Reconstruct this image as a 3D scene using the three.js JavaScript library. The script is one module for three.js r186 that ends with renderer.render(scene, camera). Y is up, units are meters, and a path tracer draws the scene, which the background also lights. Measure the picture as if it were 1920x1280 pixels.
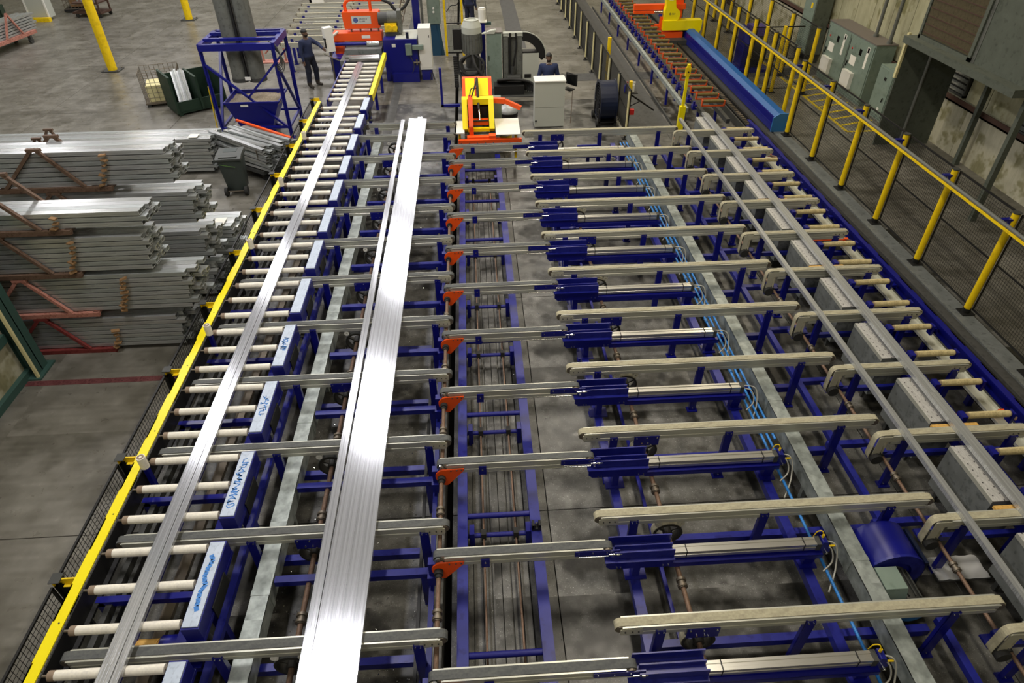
import * as THREE from 'three';
import { mergeGeometries } from 'three/addons/utils/BufferGeometryUtils.js';
import { RectAreaLightUniformsLib } from 'three/addons/lights/RectAreaLightUniformsLib.js';

// ---------- camera, exposure, lamps ----------
const scene = new THREE.Scene();
scene.background = new THREE.Color(0x000000);
const camera = new THREE.PerspectiveCamera(54.98, 1.5, 0.1, 200);
const D2R = Math.PI / 180;
camera.position.set(0, 7, 0);
camera.rotation.order = 'YXZ';
camera.rotation.set(-38.77 * D2R, -3.06 * D2R, -0.525 * D2R);
const renderer = new THREE.WebGLRenderer();
renderer.toneMapping = THREE.LinearToneMapping;
renderer.toneMappingExposure = 1.0;
renderer.shadowMap.enabled = true;
RectAreaLightUniformsLib.init();
// high-bay lamps of the hall: [x, z, strength]; each is built as a fitting with its own light further down
const LAMP_Y = 10.3, LAMP_W = 0.7, LAMP_L = 2.2, LAMP_I = 62;
const LAMPS = [];
for (const x of [-16.5, -9.1, -3.7, 2.8]) for (const z of [2.2, -6.6, -15.8, -25, -34.2, -43]) LAMPS.push([x, z, z > 0 ? .45 : 1.05, x < 0 ? 0xfbf9ff : 0xfff4e0]);
for (const z of [-20, -38]) LAMPS.push([9.2, z, .75, 0xffeecc]);

// ---------- small tools ----------
let seed = 7;
const rnd = () => { seed = (seed * 1664525 + 1013904223) >>> 0; return seed / 4294967296; };
const rr = (a, b) => a + (b - a) * rnd();
const used = {};
function numbered(n) { if (!(n in used)) { used[n] = 0; return n; } used[n]++; return n + '_' + String(used[n]).padStart(3, '0'); }
const V = (x, y, z) => new THREE.Vector3(x, y, z);
function prep(g) {
  if (g.index) g = g.toNonIndexed(); else g = g.clone();
  for (const k of Object.keys(g.attributes)) if (k !== 'position' && k !== 'normal') g.deleteAttribute(k);
  if (!g.attributes.normal) g.computeVertexNormals();
  return g;
}
function boxUV(g) {           // uv in metres, by the way each face points
  const p = g.attributes.position, n = g.attributes.normal, uv = new Float32Array(p.count * 2);
  for (let i = 0; i < p.count; i++) {
    const ax = Math.abs(n.getX(i)), ay = Math.abs(n.getY(i)), az = Math.abs(n.getZ(i));
    if (ay >= ax && ay >= az) { uv[2 * i] = p.getX(i); uv[2 * i + 1] = p.getZ(i); }
    else if (ax >= az) { uv[2 * i] = p.getZ(i); uv[2 * i + 1] = p.getY(i); }
    else { uv[2 * i] = p.getX(i); uv[2 * i + 1] = p.getY(i); }
  }
  g.setAttribute('uv', new THREE.BufferAttribute(uv, 2));
  return g;
}
function merged(geos) { const list = (Array.isArray(geos) ? geos : [geos]).map(prep); return boxUV(list.length > 1 ? mergeGeometries(list) : list[0]); }
function shade(o) { o.traverse(m => { if (m.isMesh) { m.castShadow = true; m.receiveShadow = true; } }); return o; }
function part(name, geos, mat, parent) {
  const m = new THREE.Mesh(geos.isBufferGeometry && geos.attributes.uv && geos.userData.done ? geos : merged(geos), mat);
  m.name = name; m.castShadow = m.receiveShadow = true; parent.add(m); return m;
}
function geo(geos) { const g = merged(geos); g.userData.done = true; return g; }   // shared geometry
function thing(name, label, category, pos = [0, 0, 0], group, ry = 0) {
  const o = new THREE.Group(); o.name = numbered(name); o.position.set(...pos); o.rotation.y = ry;
  o.userData = { label, category }; if (group) o.userData.group = group; scene.add(o); return o;
}
function one(name, geos, mat, label, category, group, pos) {
  const m = part(numbered(name), geos, mat, scene); m.userData = { label, category }; if (group) m.userData.group = group;
  if (pos) m.position.set(...pos); return m;
}
function struct(name, geos, mat) { const m = part(name, geos, mat, scene); m.userData.kind = 'structure'; return m; }
function dup(o, pos, label, group) {
  const c = o.clone(); c.name = numbered(o.name.replace(/_\d\d\d$/, '')); c.userData = { ...o.userData }; c.position.set(...pos);
  if (label) c.userData.label = label; if (group) c.userData.group = group; scene.add(c); return c;
}
const box = (x0, x1, y0, y1, z0, z1) => { const g = new THREE.BoxGeometry(Math.abs(x1 - x0), Math.abs(y1 - y0), Math.abs(z1 - z0)); g.translate((x0 + x1) / 2, (y0 + y1) / 2, (z0 + z1) / 2); return g; };
function rod(a, b, r, seg = 10, r2 = r) {
  const A = V(...a), Bv = V(...b), d = Bv.clone().sub(A), g = new THREE.CylinderGeometry(r2, r, d.length(), seg);
  g.applyQuaternion(new THREE.Quaternion().setFromUnitVectors(V(0, 1, 0), d.clone().normalize())); const m = A.add(Bv).multiplyScalar(.5); g.translate(m.x, m.y, m.z); return g;
}
function bar(a, b, w, h) {   // rectangular bar from a to b
  const A = V(...a), Bv = V(...b), d = Bv.clone().sub(A), g = new THREE.BoxGeometry(w, h, d.length());
  const o = new THREE.Object3D(); o.position.copy(A.clone().add(Bv).multiplyScalar(.5)); o.up.set(0, 1, 0); if (Math.abs(d.clone().normalize().y) > .99) o.up.set(0, 0, 1);
  o.lookAt(Bv); o.updateMatrix(); g.applyMatrix4(o.matrix); return g;
}
function hose(pts, r, seg = 6, n = 0) { const c = new THREE.CatmullRomCurve3(pts.map(p => V(...p))); return new THREE.TubeGeometry(c, n || pts.length * 6, r, seg); }
const cylX = (x0, x1, y, z, r, s = 14) => rod([x0, y, z], [x1, y, z], r, s);
const cylY = (x, y0, y1, z, r, s = 14, r2 = r) => rod([x, y0, z], [x, y1, z], r, s, r2);
const cylZ = (x, y, z0, z1, r, s = 14) => rod([x, y, z0], [x, y, z1], r, s);
function plateZ(pts, z0, z1, holes = []) {    // outline in x,y extruded along z
  const s = new THREE.Shape(pts.map(p => new THREE.Vector2(...p))); for (const h of holes) s.holes.push(new THREE.Path(h.map(p => new THREE.Vector2(...p))));
  const g = new THREE.ExtrudeGeometry(s, { depth: z1 - z0, bevelEnabled: false }); g.translate(0, 0, z0); return g;
}
function plateX(pts, x0, x1, holes = []) {    // outline in z,y extruded along x
  const g = plateZ(pts.map(([z, y]) => [-z, y]), x0, x1, holes.map(h => h.map(([z, y]) => [-z, y]))); g.rotateY(Math.PI / 2); return g;
}
function rounded(pts, rad, n = 5) {           // outline with rounded corners
  const out = [];
  pts.forEach((p, i) => {
    const r = Array.isArray(rad) ? rad[i] : rad, a = pts[(i + pts.length - 1) % pts.length], b = pts[(i + 1) % pts.length];
    if (!r) { out.push(p); return; }
    const u = [a[0] - p[0], a[1] - p[1]], v = [b[0] - p[0], b[1] - p[1]], lu = Math.hypot(...u), lv = Math.hypot(...v);
    const s = [p[0] + u[0] / lu * r, p[1] + u[1] / lu * r], e = [p[0] + v[0] / lv * r, p[1] + v[1] / lv * r];
    for (let k = 0; k <= n; k++) { const t = k / n, q = 1 - t; out.push([q * q * s[0] + 2 * q * t * p[0] + t * t * e[0], q * q * s[1] + 2 * q * t * p[1] + t * t * e[1]]); }
  });
  return out;
}
function disc(cx, cy, z0, z1, r0, r1, seg = 24) {   // ring around z
  const o = [], h = []; for (let i = 0; i < seg; i++) { const a = i / seg * 2 * Math.PI; o.push([cx + r1 * Math.cos(a), cy + r1 * Math.sin(a)]); h.push([cx + r0 * Math.cos(a), cy + r0 * Math.sin(a)]); }
  return plateZ(o, z0, z1, r0 > 0 ? [h] : []);
}

// ---------- computed textures ----------
function noiseGrid(n, s) { const a = new Float32Array(n * n); let q = s >>> 0; for (let i = 0; i < a.length; i++) { q = (q * 1664525 + 1013904223) >>> 0; a[i] = q / 4294967296; } return (x, y) => { x = ((x % n) + n) % n; y = ((y % n) + n) % n; const i = Math.floor(x), j = Math.floor(y), u = x - i, v = y - j, U = u * u * (3 - 2 * u), W = v * v * (3 - 2 * v), i1 = (i + 1) % n, j1 = (j + 1) % n; return (a[j * n + i] * (1 - U) + a[j * n + i1] * U) * (1 - W) + (a[j1 * n + i] * (1 - U) + a[j1 * n + i1] * U) * W; }; }
const N1 = noiseGrid(64, 11), N2 = noiseGrid(64, 29), N3 = noiseGrid(64, 83);
function tex(size, f, metres, srgb = true, sy = 1) {     // f(u,v) -> [r,g,b] 0..255 with u,v in 0..1, tiling
  const d = new Uint8Array(size * size * 4);
  for (let j = 0; j < size; j++) for (let i = 0; i < size; i++) { const c = f(i / size, j / size), k = (j * size + i) * 4; d[k] = c[0]; d[k + 1] = c[1]; d[k + 2] = c[2]; d[k + 3] = 255; }
  const t = new THREE.DataTexture(d, size, size); t.wrapS = t.wrapT = THREE.RepeatWrapping; t.magFilter = THREE.LinearFilter; t.minFilter = THREE.LinearMipmapLinearFilter; t.generateMipmaps = true;
  if (srgb) t.colorSpace = THREE.SRGBColorSpace; t.repeat.set(1 / metres, 1 / (metres * sy)); t.needsUpdate = true; return t;
}
const fb = (N, u, v, f) => .5 * N(u * f, v * f) + .27 * N(u * f * 2, v * f * 2) + .15 * N(u * f * 4, v * f * 4) + .08 * N(u * f * 8, v * f * 8);
const clamp = (x, a = 0, b = 255) => Math.max(a, Math.min(b, x));
const sm = (a, b, x) => { x = clamp((x - a) / (b - a), 0, 1); return x * x * (3 - 2 * x); };
const concreteTex = tex(1024, (u, v) => {
  const a = fb(N1, u, v, 8), b = fb(N2, u, v, 32), s = sm(.5, .72, fb(N3, u, v, 16)), sp = N2(u * 64 * 7, v * 64 * 7) > .93 ? 1 : 0;
  const sw = N3(u * 16, v * 64 * 2) - .5; let g = 105 + 40 * (a - .5) + 30 * (b - .5) - 12 * s + 10 * sp + 14 * sw; return [clamp(g + 3), clamp(g), clamp(g - 9)];
}, 7);
const dirtyTex = tex(1024, (u, v) => {
  const a = fb(N2, u, v, 8), b = fb(N1, u, v, 32), oil = sm(.5, .68, fb(N3, u, v, 8)), sp = N3(u * 64 * 9, v * 64 * 9), sc = N1(u * 64, v * 64 * 6);
  let g = 86 + 70 * (a - .5) + 60 * (b - .5) - 52 * oil; if (sp > .9) g += 60 * (1 - .6 * oil); if (sp < .07) g -= 40; if (sc > .9) g -= 12;
  return [clamp(g + 1), clamp(g), clamp(g - 5)];
}, 4);
const wallTex = tex(512, (u, v) => { const a = fb(N1, u, v, 8), st = fb(N2, u * 4, v * .5, 16), s = sm(.55, .75, fb(N3, u, v, 8)); const g = 176 + 34 * (a - .5) + 26 * (st - .5) - 46 * s; return [clamp(g + 2), clamp(g - 2), clamp(g - 26 - 10 * s)]; }, 3);
const streakTex = tex(512, (u, v) => { const s = .6 * N1(u * 64, v * 2) + .4 * N2(u * 64 * 3, v * 4); const g = 206 + 60 * (s - .5); return [clamp(g), clamp(g + 1), clamp(g + 3)]; }, .5, true, 6);
const streakXTex = tex(512, (u, v) => { const s = .6 * N1(u * 2, v * 64) + .4 * N2(u * 4, v * 64 * 3); const g = 200 + 66 * (s - .5); return [clamp(g), clamp(g + 1), clamp(g + 2)]; }, .5, true, 1);
const galvTex = tex(512, (u, v) => { const a = fb(N3, u, v, 16), b = fb(N1, u, v, 8); const g = 160 + 70 * (a - .5) + 40 * (b - .5); return [clamp(g - 6), clamp(g + 1), clamp(g - 4)]; }, 1.2);
const beltTex = (r, g0, b, amp) => tex(256, (u, v) => { const a = fb(N1, u, v, 8), c = N2(u * 64, v * 64); const d = amp * (a - .5) + amp * .6 * (c - .5); return [clamp(r + d), clamp(g0 + d), clamp(b + d * .8)]; }, .9);
const grimeTex = (r, g0, b, amp, m = 1.5) => tex(256, (u, v) => { const a = fb(N2, u, v, 8), s = sm(.58, .75, fb(N3, u, v, 16)); const d = amp * (a - .5) - amp * .8 * s; return [clamp(r + d), clamp(g0 + d), clamp(b + d)]; }, m);
const roughTex = tex(256, (u, v) => { const a = fb(N1, u, v, 16); const g = 120 + 120 * (a - .3); return [255, clamp(g, 70, 255), 0]; }, 2, false);

// ---------- materials ----------
const std = (o) => new THREE.MeshStandardMaterial(o);
const M = {
  concrete: std({ map: concreteTex, roughness: .62, roughnessMap: roughTex }), dirty: std({ map: dirtyTex, roughness: .7, roughnessMap: roughTex }),
  pit: std({ color: 0x1a1917, roughness: .9 }), wall: std({ map: wallTex, roughness: .85 }), panel: std({ map: wallTex, color: 0xeef0e4, roughness: .6 }),
  girt: std({ color: 0x4a3328, roughness: .7 }), darkred: std({ color: 0x3a1715, roughness: .65 }), ceil: std({ color: 0xb6b5ae, roughness: .9 }), green: std({ color: 0x35524a, roughness: .55 }),
  blue: std({ color: 0x0b1074, roughness: .34 }), blueWorn: std({ map: grimeTex(24, 30, 122, 24), roughness: .36 }), lightblue: std({ color: 0x0c5596, roughness: .45 }), airblue: std({ color: 0x2a7cc8, roughness: .4 }),
  orange: std({ color: 0xf2560e, roughness: .45 }), yellow: std({ color: 0xf7e400, roughness: .38 }), yellow2: std({ map: grimeTex(240, 204, 6, 22), roughness: .5 }),
  alu: std({ map: streakTex, color: 0xf2f4f8, metalness: .58, roughness: .16 }), alu2: std({ map: streakTex, color: 0xeef0ee, metalness: .55, roughness: .25 }), aluX: std({ map: streakXTex, color: 0xf0f2f0, metalness: .62, roughness: .3 }),
  rail: std({ color: 0xc6c6b8, metalness: .45, roughness: .36 }), endplate: std({ color: 0xc6c3ae, metalness: .35, roughness: .5 }),
  cyl: std({ color: 0xd2d0c8, metalness: .85, roughness: .3 }),
  beltC: std({ map: beltTex(168, 162, 136, 30), roughness: .85 }), beltA: std({ map: beltTex(84, 86, 84, 22), roughness: .75 }),
  white: std({ map: beltTex(236, 231, 216, 26), roughness: .7 }), cream: std({ map: beltTex(196, 180, 132, 60), roughness: .75 }), collar: std({ color: 0x8c7a66, roughness: .7 }),
  galv: std({ map: galvTex, metalness: .35, roughness: .45 }),
  steel: std({ color: 0x7d7466, metalness: .75, roughness: .5 }), rust: std({ map: grimeTex(122, 98, 80, 30, .4), metalness: .3, roughness: .6 }), chrome: std({ color: 0xd8dad8, metalness: 1, roughness: .18 }),
  black: std({ color: 0x141413, roughness: .55 }), rubber: std({ color: 0x262624, roughness: .8 }), darkgrey: std({ color: 0x3c3d3a, roughness: .6 }), wheel: std({ color: 0x34332e, metalness: .4, roughness: .55 }),
  padtop: std({ map: grimeTex(186, 198, 214, 22, .7), roughness: .5 }), ink: std({ color: 0x3f7fc8, roughness: .7 }),
  greybox: std({ map: grimeTex(118, 122, 120, 26, 1), metalness: .25, roughness: .5 }), cab: std({ map: grimeTex(122, 138, 126, 12, 1.6), roughness: .5 }), cabTop: std({ color: 0x6d6660, roughness: .6 }), cabwhite: std({ color: 0xcfd0c4, roughness: .5 }),
  mgrey: std({ map: grimeTex(98, 100, 94, 20, 1), roughness: .55 }), hvac: std({ map: grimeTex(84, 90, 80, 16, 1.4), roughness: .6 }), wgrey: std({ color: 0xb8bbaf, roughness: .5 }), offwhite: std({ color: 0xe6e5dc, roughness: .5 }), paper: std({ color: 0xeceade, roughness: .8 }),
  brown: std({ map: grimeTex(98, 76, 60, 30, .6), roughness: .75 }), pink: std({ map: grimeTex(172, 116, 100, 40, .5), roughness: .75 }), redbrown: std({ map: grimeTex(112, 40, 36, 22, .6), roughness: .7 }), card: std({ color: 0x8a6a46, roughness: .9 }), redpaint: std({ map: grimeTex(92, 46, 46, 40, .4), roughness: .8 }),
  dkgreen: std({ color: 0x17301f, roughness: .6 }), bin: std({ color: 0x3f4744, roughness: .55 }), binlid: std({ color: 0x4c4f4c, roughness: .6 }), navy: std({ color: 0x101a33, roughness: .35 }),
  strip: std({ map: grimeTex(70, 70, 68, 16, 1.2), roughness: .7 }), ypaint: std({ map: grimeTex(202, 176, 24, 40, .5), roughness: .7 }), mesh: std({ color: 0x161715, roughness: .6 }), wood: std({ map: grimeTex(206, 162, 84, 30, .4), roughness: .7 }),
  purple: std({ color: 0x4d3f86, roughness: .5 }), red: std({ color: 0xc02018, roughness: .5 }), hosegrey: std({ color: 0xb4b3a8, roughness: .5 }), glass: std({ color: 0x0b0d10, roughness: .15 }),
  lampBody: std({ color: 0xd8d8d4, roughness: .5 }), lampGlow: std({ color: 0xffffff, emissive: 0xfff6e6, emissiveIntensity: 12 }),
  rustorange: std({ color: 0xcc5018, roughness: .6 }), straw: std({ color: 0xd8cf9a, roughness: .8 }), cyanpanel: std({ color: 0x2f6fa8, roughness: .5 }),
};

// ---------- the hall ----------
{
  const fl = new THREE.Group(); fl.name = 'floor'; fl.userData.kind = 'structure'; scene.add(fl);
  part('subfloor', box(-26.3, 12.7, -.45, -.26, 6.3, -50.3), M.pit, fl);
  const xs = [-26.2, -19, -13, -8.8, -4.62, [-.60, -.50], .72, 5.35, 8.8, 12.6], zs = [6.2, -1.4, -5.2, -10, -15.1, -20.7, -25.6, -31, -38, -50.2];
  for (let i = 0; i + 1 < xs.length; i++) for (let j = 0; j + 1 < zs.length; j++) {
    const a = Array.isArray(xs[i]) ? xs[i][1] : xs[i] + .006, b = Array.isArray(xs[i + 1]) ? xs[i + 1][0] : xs[i + 1] - .006;
    const dirty = a > -4.7 && b < 8.9 && zs[j + 1] > -20.8 && zs[j] < 6.5;
    part('slab', box(a, b, -.26, 0, zs[j] - .006, zs[j + 1] + .006), dirty ? M.dirty : M.concrete, fl);
  }
  for (const [x0, x1, z0, z1] of [[-2.62, -2.37, -17.4, -40], [1.42, 2.08, -26.6, -48]]) part('trench_cover', box(x0, x1, 0, .006, z0, z1), M.strip, fl);
  part('trench_cover', box(1.2, 12, 0, .005, -22.5, -23.3), M.strip, fl);
  part('painted_band', box(4.2, 5.55, 0, .004, -18.0, -48), M.strip, fl);
  part('painted_line', box(-7.3, -4.75, 0, .003, -8.09, -8.21), M.redpaint, fl);
  // hatched keep-clear marking in front of the switch cabinets
  const hz0 = -17.4, hz1 = -24.5, hx0 = 10.35, hx1 = 11.5;
  part('painted_line', box(hx0, hx0 + .09, 0, .003, hz0, hz1), M.ypaint, fl); part('painted_line', box(hx0, hx1, 0, .003, hz0, hz0 - .09), M.ypaint, fl);
  for (let z = hz0 - .5; z > hz1; z -= .5) part('painted_stripe', bar([hx0 + .05, .0015, z], [hx1, .0015, z - .35], .09, .003), M.ypaint, fl);
}
struct('ceiling', box(-26.6, 12.9, 11.2, 11.5, 6.6, -50.6), M.ceil);
struct('wall_front', box(-26.6, 12.9, 0, 11.2, 6.3, 6.6), M.panel);
struct('wall_back', box(-26.6, 12.9, 0, 11.2, -50.3, -50.6), M.panel);
struct('wall_far_left', box(-26.6, -26.3, 0, 11.2, 6.3, -50.3), M.panel);
{ // left wall: sheet panels on a girt frame, up to the green corner column
  const w = new THREE.Group(); w.name = 'wall_left'; w.userData.kind = 'structure'; scene.add(w);
  part('backing', box(-7.62, -7.42, 0, 11.2, 6.3, -8.45), M.panel, w);
  for (let z = 6; z > -8; z -= 1.2) part('panel', box(-7.42, -7.385, .12, 11, z, Math.max(z - 1.17, -8.4)), M.wall, w);
  part('kerb', box(-7.42, -7.3, 0, .12, 6.3, -8.4), M.green, w);
  for (const y of [.75, 2.6, 4.6]) part('girt', box(-7.4, -7.3, y, y + .14, 6.3, -8.3), M.green, w);
  const c = [[-7.42, -7.18, .012], [-7.18, -7.42, .012]];
  part('column', [box(-7.42, -7.40, 0, 11.2, -8.3, -8.62), box(-7.2, -7.18, 0, 11.2, -8.3, -8.62), box(-7.42, -7.18, 0, 11.2, -8.45, -8.47), box(-7.5, -7.1, 0, .03, -8.22, -8.7)], M.green, w);
  part('corner_trim', box(-7.18, -7.14, 0, 5, -8.26, -8.3), M.straw, w);
}
struct('wall_return', box(-26.3, -7.5, 0, 11.2, -8.45, -8.62), M.panel);
{ // right wall: concrete plinth, girts, sheet panels, louvred vents
  const w = new THREE.Group(); w.name = 'wall_right'; w.userData.kind = 'structure'; scene.add(w);
  part('backing', box(12.42, 12.7, 0, 11.2, 6.3, -50.3), M.panel, w);
  for (let z = 6; z > -50; z -= 3.1) part('plinth_block', box(12.3, 12.42, 0, 1.16, z, z - 3.09), M.wall, w);
  for (let z = 6.2; z > -50; z -= 1.02) part('panel', box(12.36, 12.42, 1.3, 11.1, z, z - 1.0), M.panel, w);
  for (const [y, m] of [[1.16, M.girt], [3.35, M.girt], [5.6, M.girt]]) part('girt', [box(12.24, 12.4, y, y + .04, 6.3, -50.2), box(12.24, 12.27, y, y + .15, 6.3, -50.2)], m, w);
  for (const [z0, z1, y0, y1] of [[-16.0, -17.4, 1.35, 3.2], [-12.4, -14.0, 1.3, 2.5]]) {
    part('vent_frame', [box(12.26, 12.36, y0, y0 + .05, z0, z1), box(12.26, 12.36, y1, y1 + .05, z0, z1), box(12.26, 12.36, y0, y1, z0, z0 - .05), box(12.26, 12.36, y0, y1, z1, z1 + .05)], M.darkgrey, w);
    part('vent_back', box(12.33, 12.36, y0, y1, z0, z1), M.black, w);
    for (let y = y0 + .1; y < y1 - .05; y += .13) { const g = new THREE.BoxGeometry(.09, .012, Math.abs(z1 - z0) - .06); g.rotateZ(.6); g.translate(12.29, y, (z0 + z1) / 2); part('louvre_slat', g, M.mgrey, w); }
  }
  for (const z of [-24.9, -33, -9.2]) part('column', [box(12.0, 12.3, 0, 11.2, z, z - .02), box(12.0, 12.3, 0, 11.2, z - .3, z - .32), box(12.14, 12.16, 0, 11.2, z, z - .32)], M.darkred, w);
}
// high-bay lamps
for (const [x, z, k, tint] of LAMPS) {
  const t = thing('high_bay_lamp', 'white rectangular high-bay lamp hanging under the hall ceiling', 'lamp', [x, LAMP_Y, z], 'high-bay lamps of the hall');
  part('housing', [box(-LAMP_W / 2 - .05, LAMP_W / 2 + .05, .03, .13, -LAMP_L / 2 - .05, LAMP_L / 2 + .05)], M.lampBody, t);
  part('lamp_diffuser', box(-LAMP_W / 2, LAMP_W / 2, .012, .03, -LAMP_L / 2, LAMP_L / 2), M.lampGlow, t);
  part('hanger', [rod([0, .13, -.7], [0, 11.2 - LAMP_Y, -.7], .012, 6), rod([0, .13, .7], [0, 11.2 - LAMP_Y, .7], .012, 6)], M.steel, t);
  const l = new THREE.RectAreaLight(tint, LAMP_I * k, LAMP_W, LAMP_L); l.rotation.x = -Math.PI / 2; l.position.y = -.02; t.add(l);
}

// ---------- belt conveyors of the cooling tables ----------
const PITCH = 1.258, zC = k => -3.16 - PITCH * k, zB = k => -2.77 - PITCH * k, zD = k => -2.87 - PITCH * k;
const ORD = ['first', 'second', 'third', 'fourth', 'fifth', 'sixth', 'seventh', 'eighth', 'ninth', 'tenth', 'eleventh', 'twelfth', 'thirteenth'];
const stadium = (x0, x1, yc, r, n = 10) => { const o = []; for (let i = 0; i <= n; i++) { const a = Math.PI / 2 + Math.PI * i / n; o.push([x0 + r + r * Math.cos(a), yc + r * Math.sin(a)]); } for (let i = 0; i <= n; i++) { const a = -Math.PI / 2 + Math.PI * i / n; o.push([x1 - r + r * Math.cos(a), yc + r * Math.sin(a)]); } return o; };
const railShape = [[.040, .79], [.052, .79], [.052, .838], [.047, .843], [.047, .857], [.052, .862], [.052, .925], [.062, .93], [.062, .937], [.040, .937]];
const mirror = p => p.map(([a, b]) => [-a, b]).reverse();
const bolts = (list, z, r = .011) => list.map(([x, y]) => cylZ(x, y, z, z + .012, r, 6));
function wheelParts(t, x, y, wrap, z = 0) {       // big drive pulley: rim, three spokes, hub
  part('pulley_rim', disc(x, y, z - .05, z + .05, .145, .17, 28), M.wheel, t);
  const sp = []; for (let i = 0; i < 3; i++) { const a = i * 2 * Math.PI / 3 + .5; sp.push(bar([x + .03 * Math.cos(a), y + .03 * Math.sin(a), z], [x + .15 * Math.cos(a), y + .15 * Math.sin(a), z], .05, .022)); }
  part('pulley_spokes', sp, M.wheel, t); part('pulley_hub', disc(x, y, z - .06, z + .07, .026, .055, 16), M.wheel, t);
  const o = [], h = []; for (let i = 0; i <= 16; i++) { const a = .35 + (Math.PI * 1.6) * i / 16 + Math.PI * .1; o.push([x + .178 * Math.cos(a), y + .178 * Math.sin(a)]); h.unshift([x + .171 * Math.cos(a), y + .171 * Math.sin(a)]); }
  part('belt_wrap', plateZ([...o, ...h], z - .042, z + .042), wrap, t);
  const W = wrap === M.beltC ? M.endplate : M.offwhite;
  for (const dx of [-.13, .13]) part('idler_roller', [disc(x + dx, .745, z - .045, z + .05, .014, .04, 14)], W, t);
}
const legGeo = (x, h = .86, z = .066) => [box(x - .048, x + .048, .02, h, z - .006, z + .006), box(x - .048, x - .036, .02, h, z - .06 + .014, z), box(x + .036, x + .048, .02, h, z - .06 + .014, z), box(x - .075, x + .075, 0, .02, z - .07, z + .04)];
// one belt conveyor, local x from 0 to L at the given z
function beltConveyor(label, group, x0, L, z, belt, o) {
  const t = thing('belt_conveyor', label, 'conveyor', [x0, 0, z], group);
  part('belt', plateZ(stadium(0, L, .89, .06), -.043, .043, [stadium(.006, L - .006, .89, .054)]), belt, t);
  part('slider_bed', box(.07, L - .07, .85, .935, -.036, .036), M.rail, t);
  part('side_rail', plateX(railShape, .07, L - .07), M.rail, t); part('side_rail', plateX(mirror(railShape), .07, L - .07), M.rail, t);
  for (const s of [.045, -.062]) part('rail_lip', box(.09, L - .09, .936, .942, s, s + .017), M.rail, t);
  for (const a of [.06, L - .06]) part('end_pulley', cylZ(a, .89, -.05, .05, .05, 16), M.steel, t);
  const ends = o.ends || [0, 1];
  for (const e of ends) { const a = e ? L - .27 : .05; part('end_plate', plateZ(rounded([[a, .83], [a + .22, .83], [a + .22, .91], [a, .91]], .012, 2), .053, .063), M.endplate, t); part('end_bolts', bolts([[a + .05, .87], [a + .12, .87], [a + .18, .87]], .062, .008), M.darkgrey, t); }
  for (const lx of o.legs) { const lg = part('leg', legGeo(lx - x0), M.blue, t); part('leg_bolts', bolts([[lx - x0 - .025, .84], [lx - x0 + .025, .84], [lx - x0, .06]], .07, .009), M.chrome, lg); }
  if (o.drive) {
    wheelParts(t, o.wheel - x0, .565, o.wrap || belt);
    if (o.drive === 'plate') { const a = o.wheel - x0; const p = part('drive_plate', plateZ([[a - .16, .70], [a + .16, .70], [a + .16, .86], [a - .16, .86]], .064, .074), M.blue, t); part('plate_bolts', bolts([[a - .13, .84], [a, .84], [a + .13, .84], [a - .06, .75], [a + .02, .75], [a + .06, .72]], .073, .011), M.chrome, p); part('idler_bracket', box(a - .12, a + .12, .70, .72, -.03, .07), M.blue, p); }
  }
  return t;
}
{ // cream belts, right cooling table
  const gp = 'cream belt conveyors of the right cooling table', mk = d => beltConveyor(d === 'plate' ? 'cream belt conveyor on blue legs, bolted blue plate over its black drive pulley' : 'cream belt conveyor on blue legs with bare idlers over its black drive pulley', gp + (d === 'plate' ? ', plated' : ', bare'), 1.13, 3.88, zC(d === 'plate' ? 0 : 1), M.beltC, { legs: [1.58, 3.06, 4.52], drive: d, wheel: 2.0, ends: [0] });
  const a = mk('plate'), b = mk('bare');
  for (let k = 0; k <= 10; k++) { const o = k === 0 ? a : k === 1 ? b : dup(k % 2 ? b : a, [1.13, 0, zC(k)]); o.userData.label = (k % 2 ? 'straight cream belt conveyor with bare idlers over its pulley, ' : 'straight cream belt conveyor with bolted blue drive plate, ') + ORD[10 - k] + ' from the white console'; o.userData.group = gp; }
}
{ // grey belts, left cooling table
  const gp = 'dark grey belt conveyors of the left cooling table', mk = d => beltConveyor(d === 'plate' ? 'dark grey belt conveyor under the white rollers, blue plate at its drive pulley' : 'dark grey belt conveyor under the white rollers with bare pale idlers at its pulley', gp + (d === 'plate' ? ', plated' : ', bare'), -4.06, 3.59, zC(d === 'plate' ? 1 : 0), M.beltA, { legs: [-2.63, -.755], drive: d, wheel: -2.0, ends: [1] });
  const b = mk('bare'), a = mk('plate');
  for (let k = 0; k <= 10; k++) { const o = k === 0 ? b : k === 1 ? a : dup(k % 2 ? a : b, [-4.06, 0, zC(k)]); o.userData.label = (k % 2 ? 'dark grey belt conveyor with blue drive plate, ' : 'dark grey belt conveyor with bare pale idlers, ') + ORD[11 - k] + ' from the yellow saw'; o.userData.group = gp; }
  const e = beltConveyor('short grey belt conveyor nearest the yellow saw, ending under the aluminium lengths', '', -2.75, 2.28, -16.5, M.beltA, { legs: [-2.5, -.7], ends: [1] }); delete e.userData.group;
}
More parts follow.
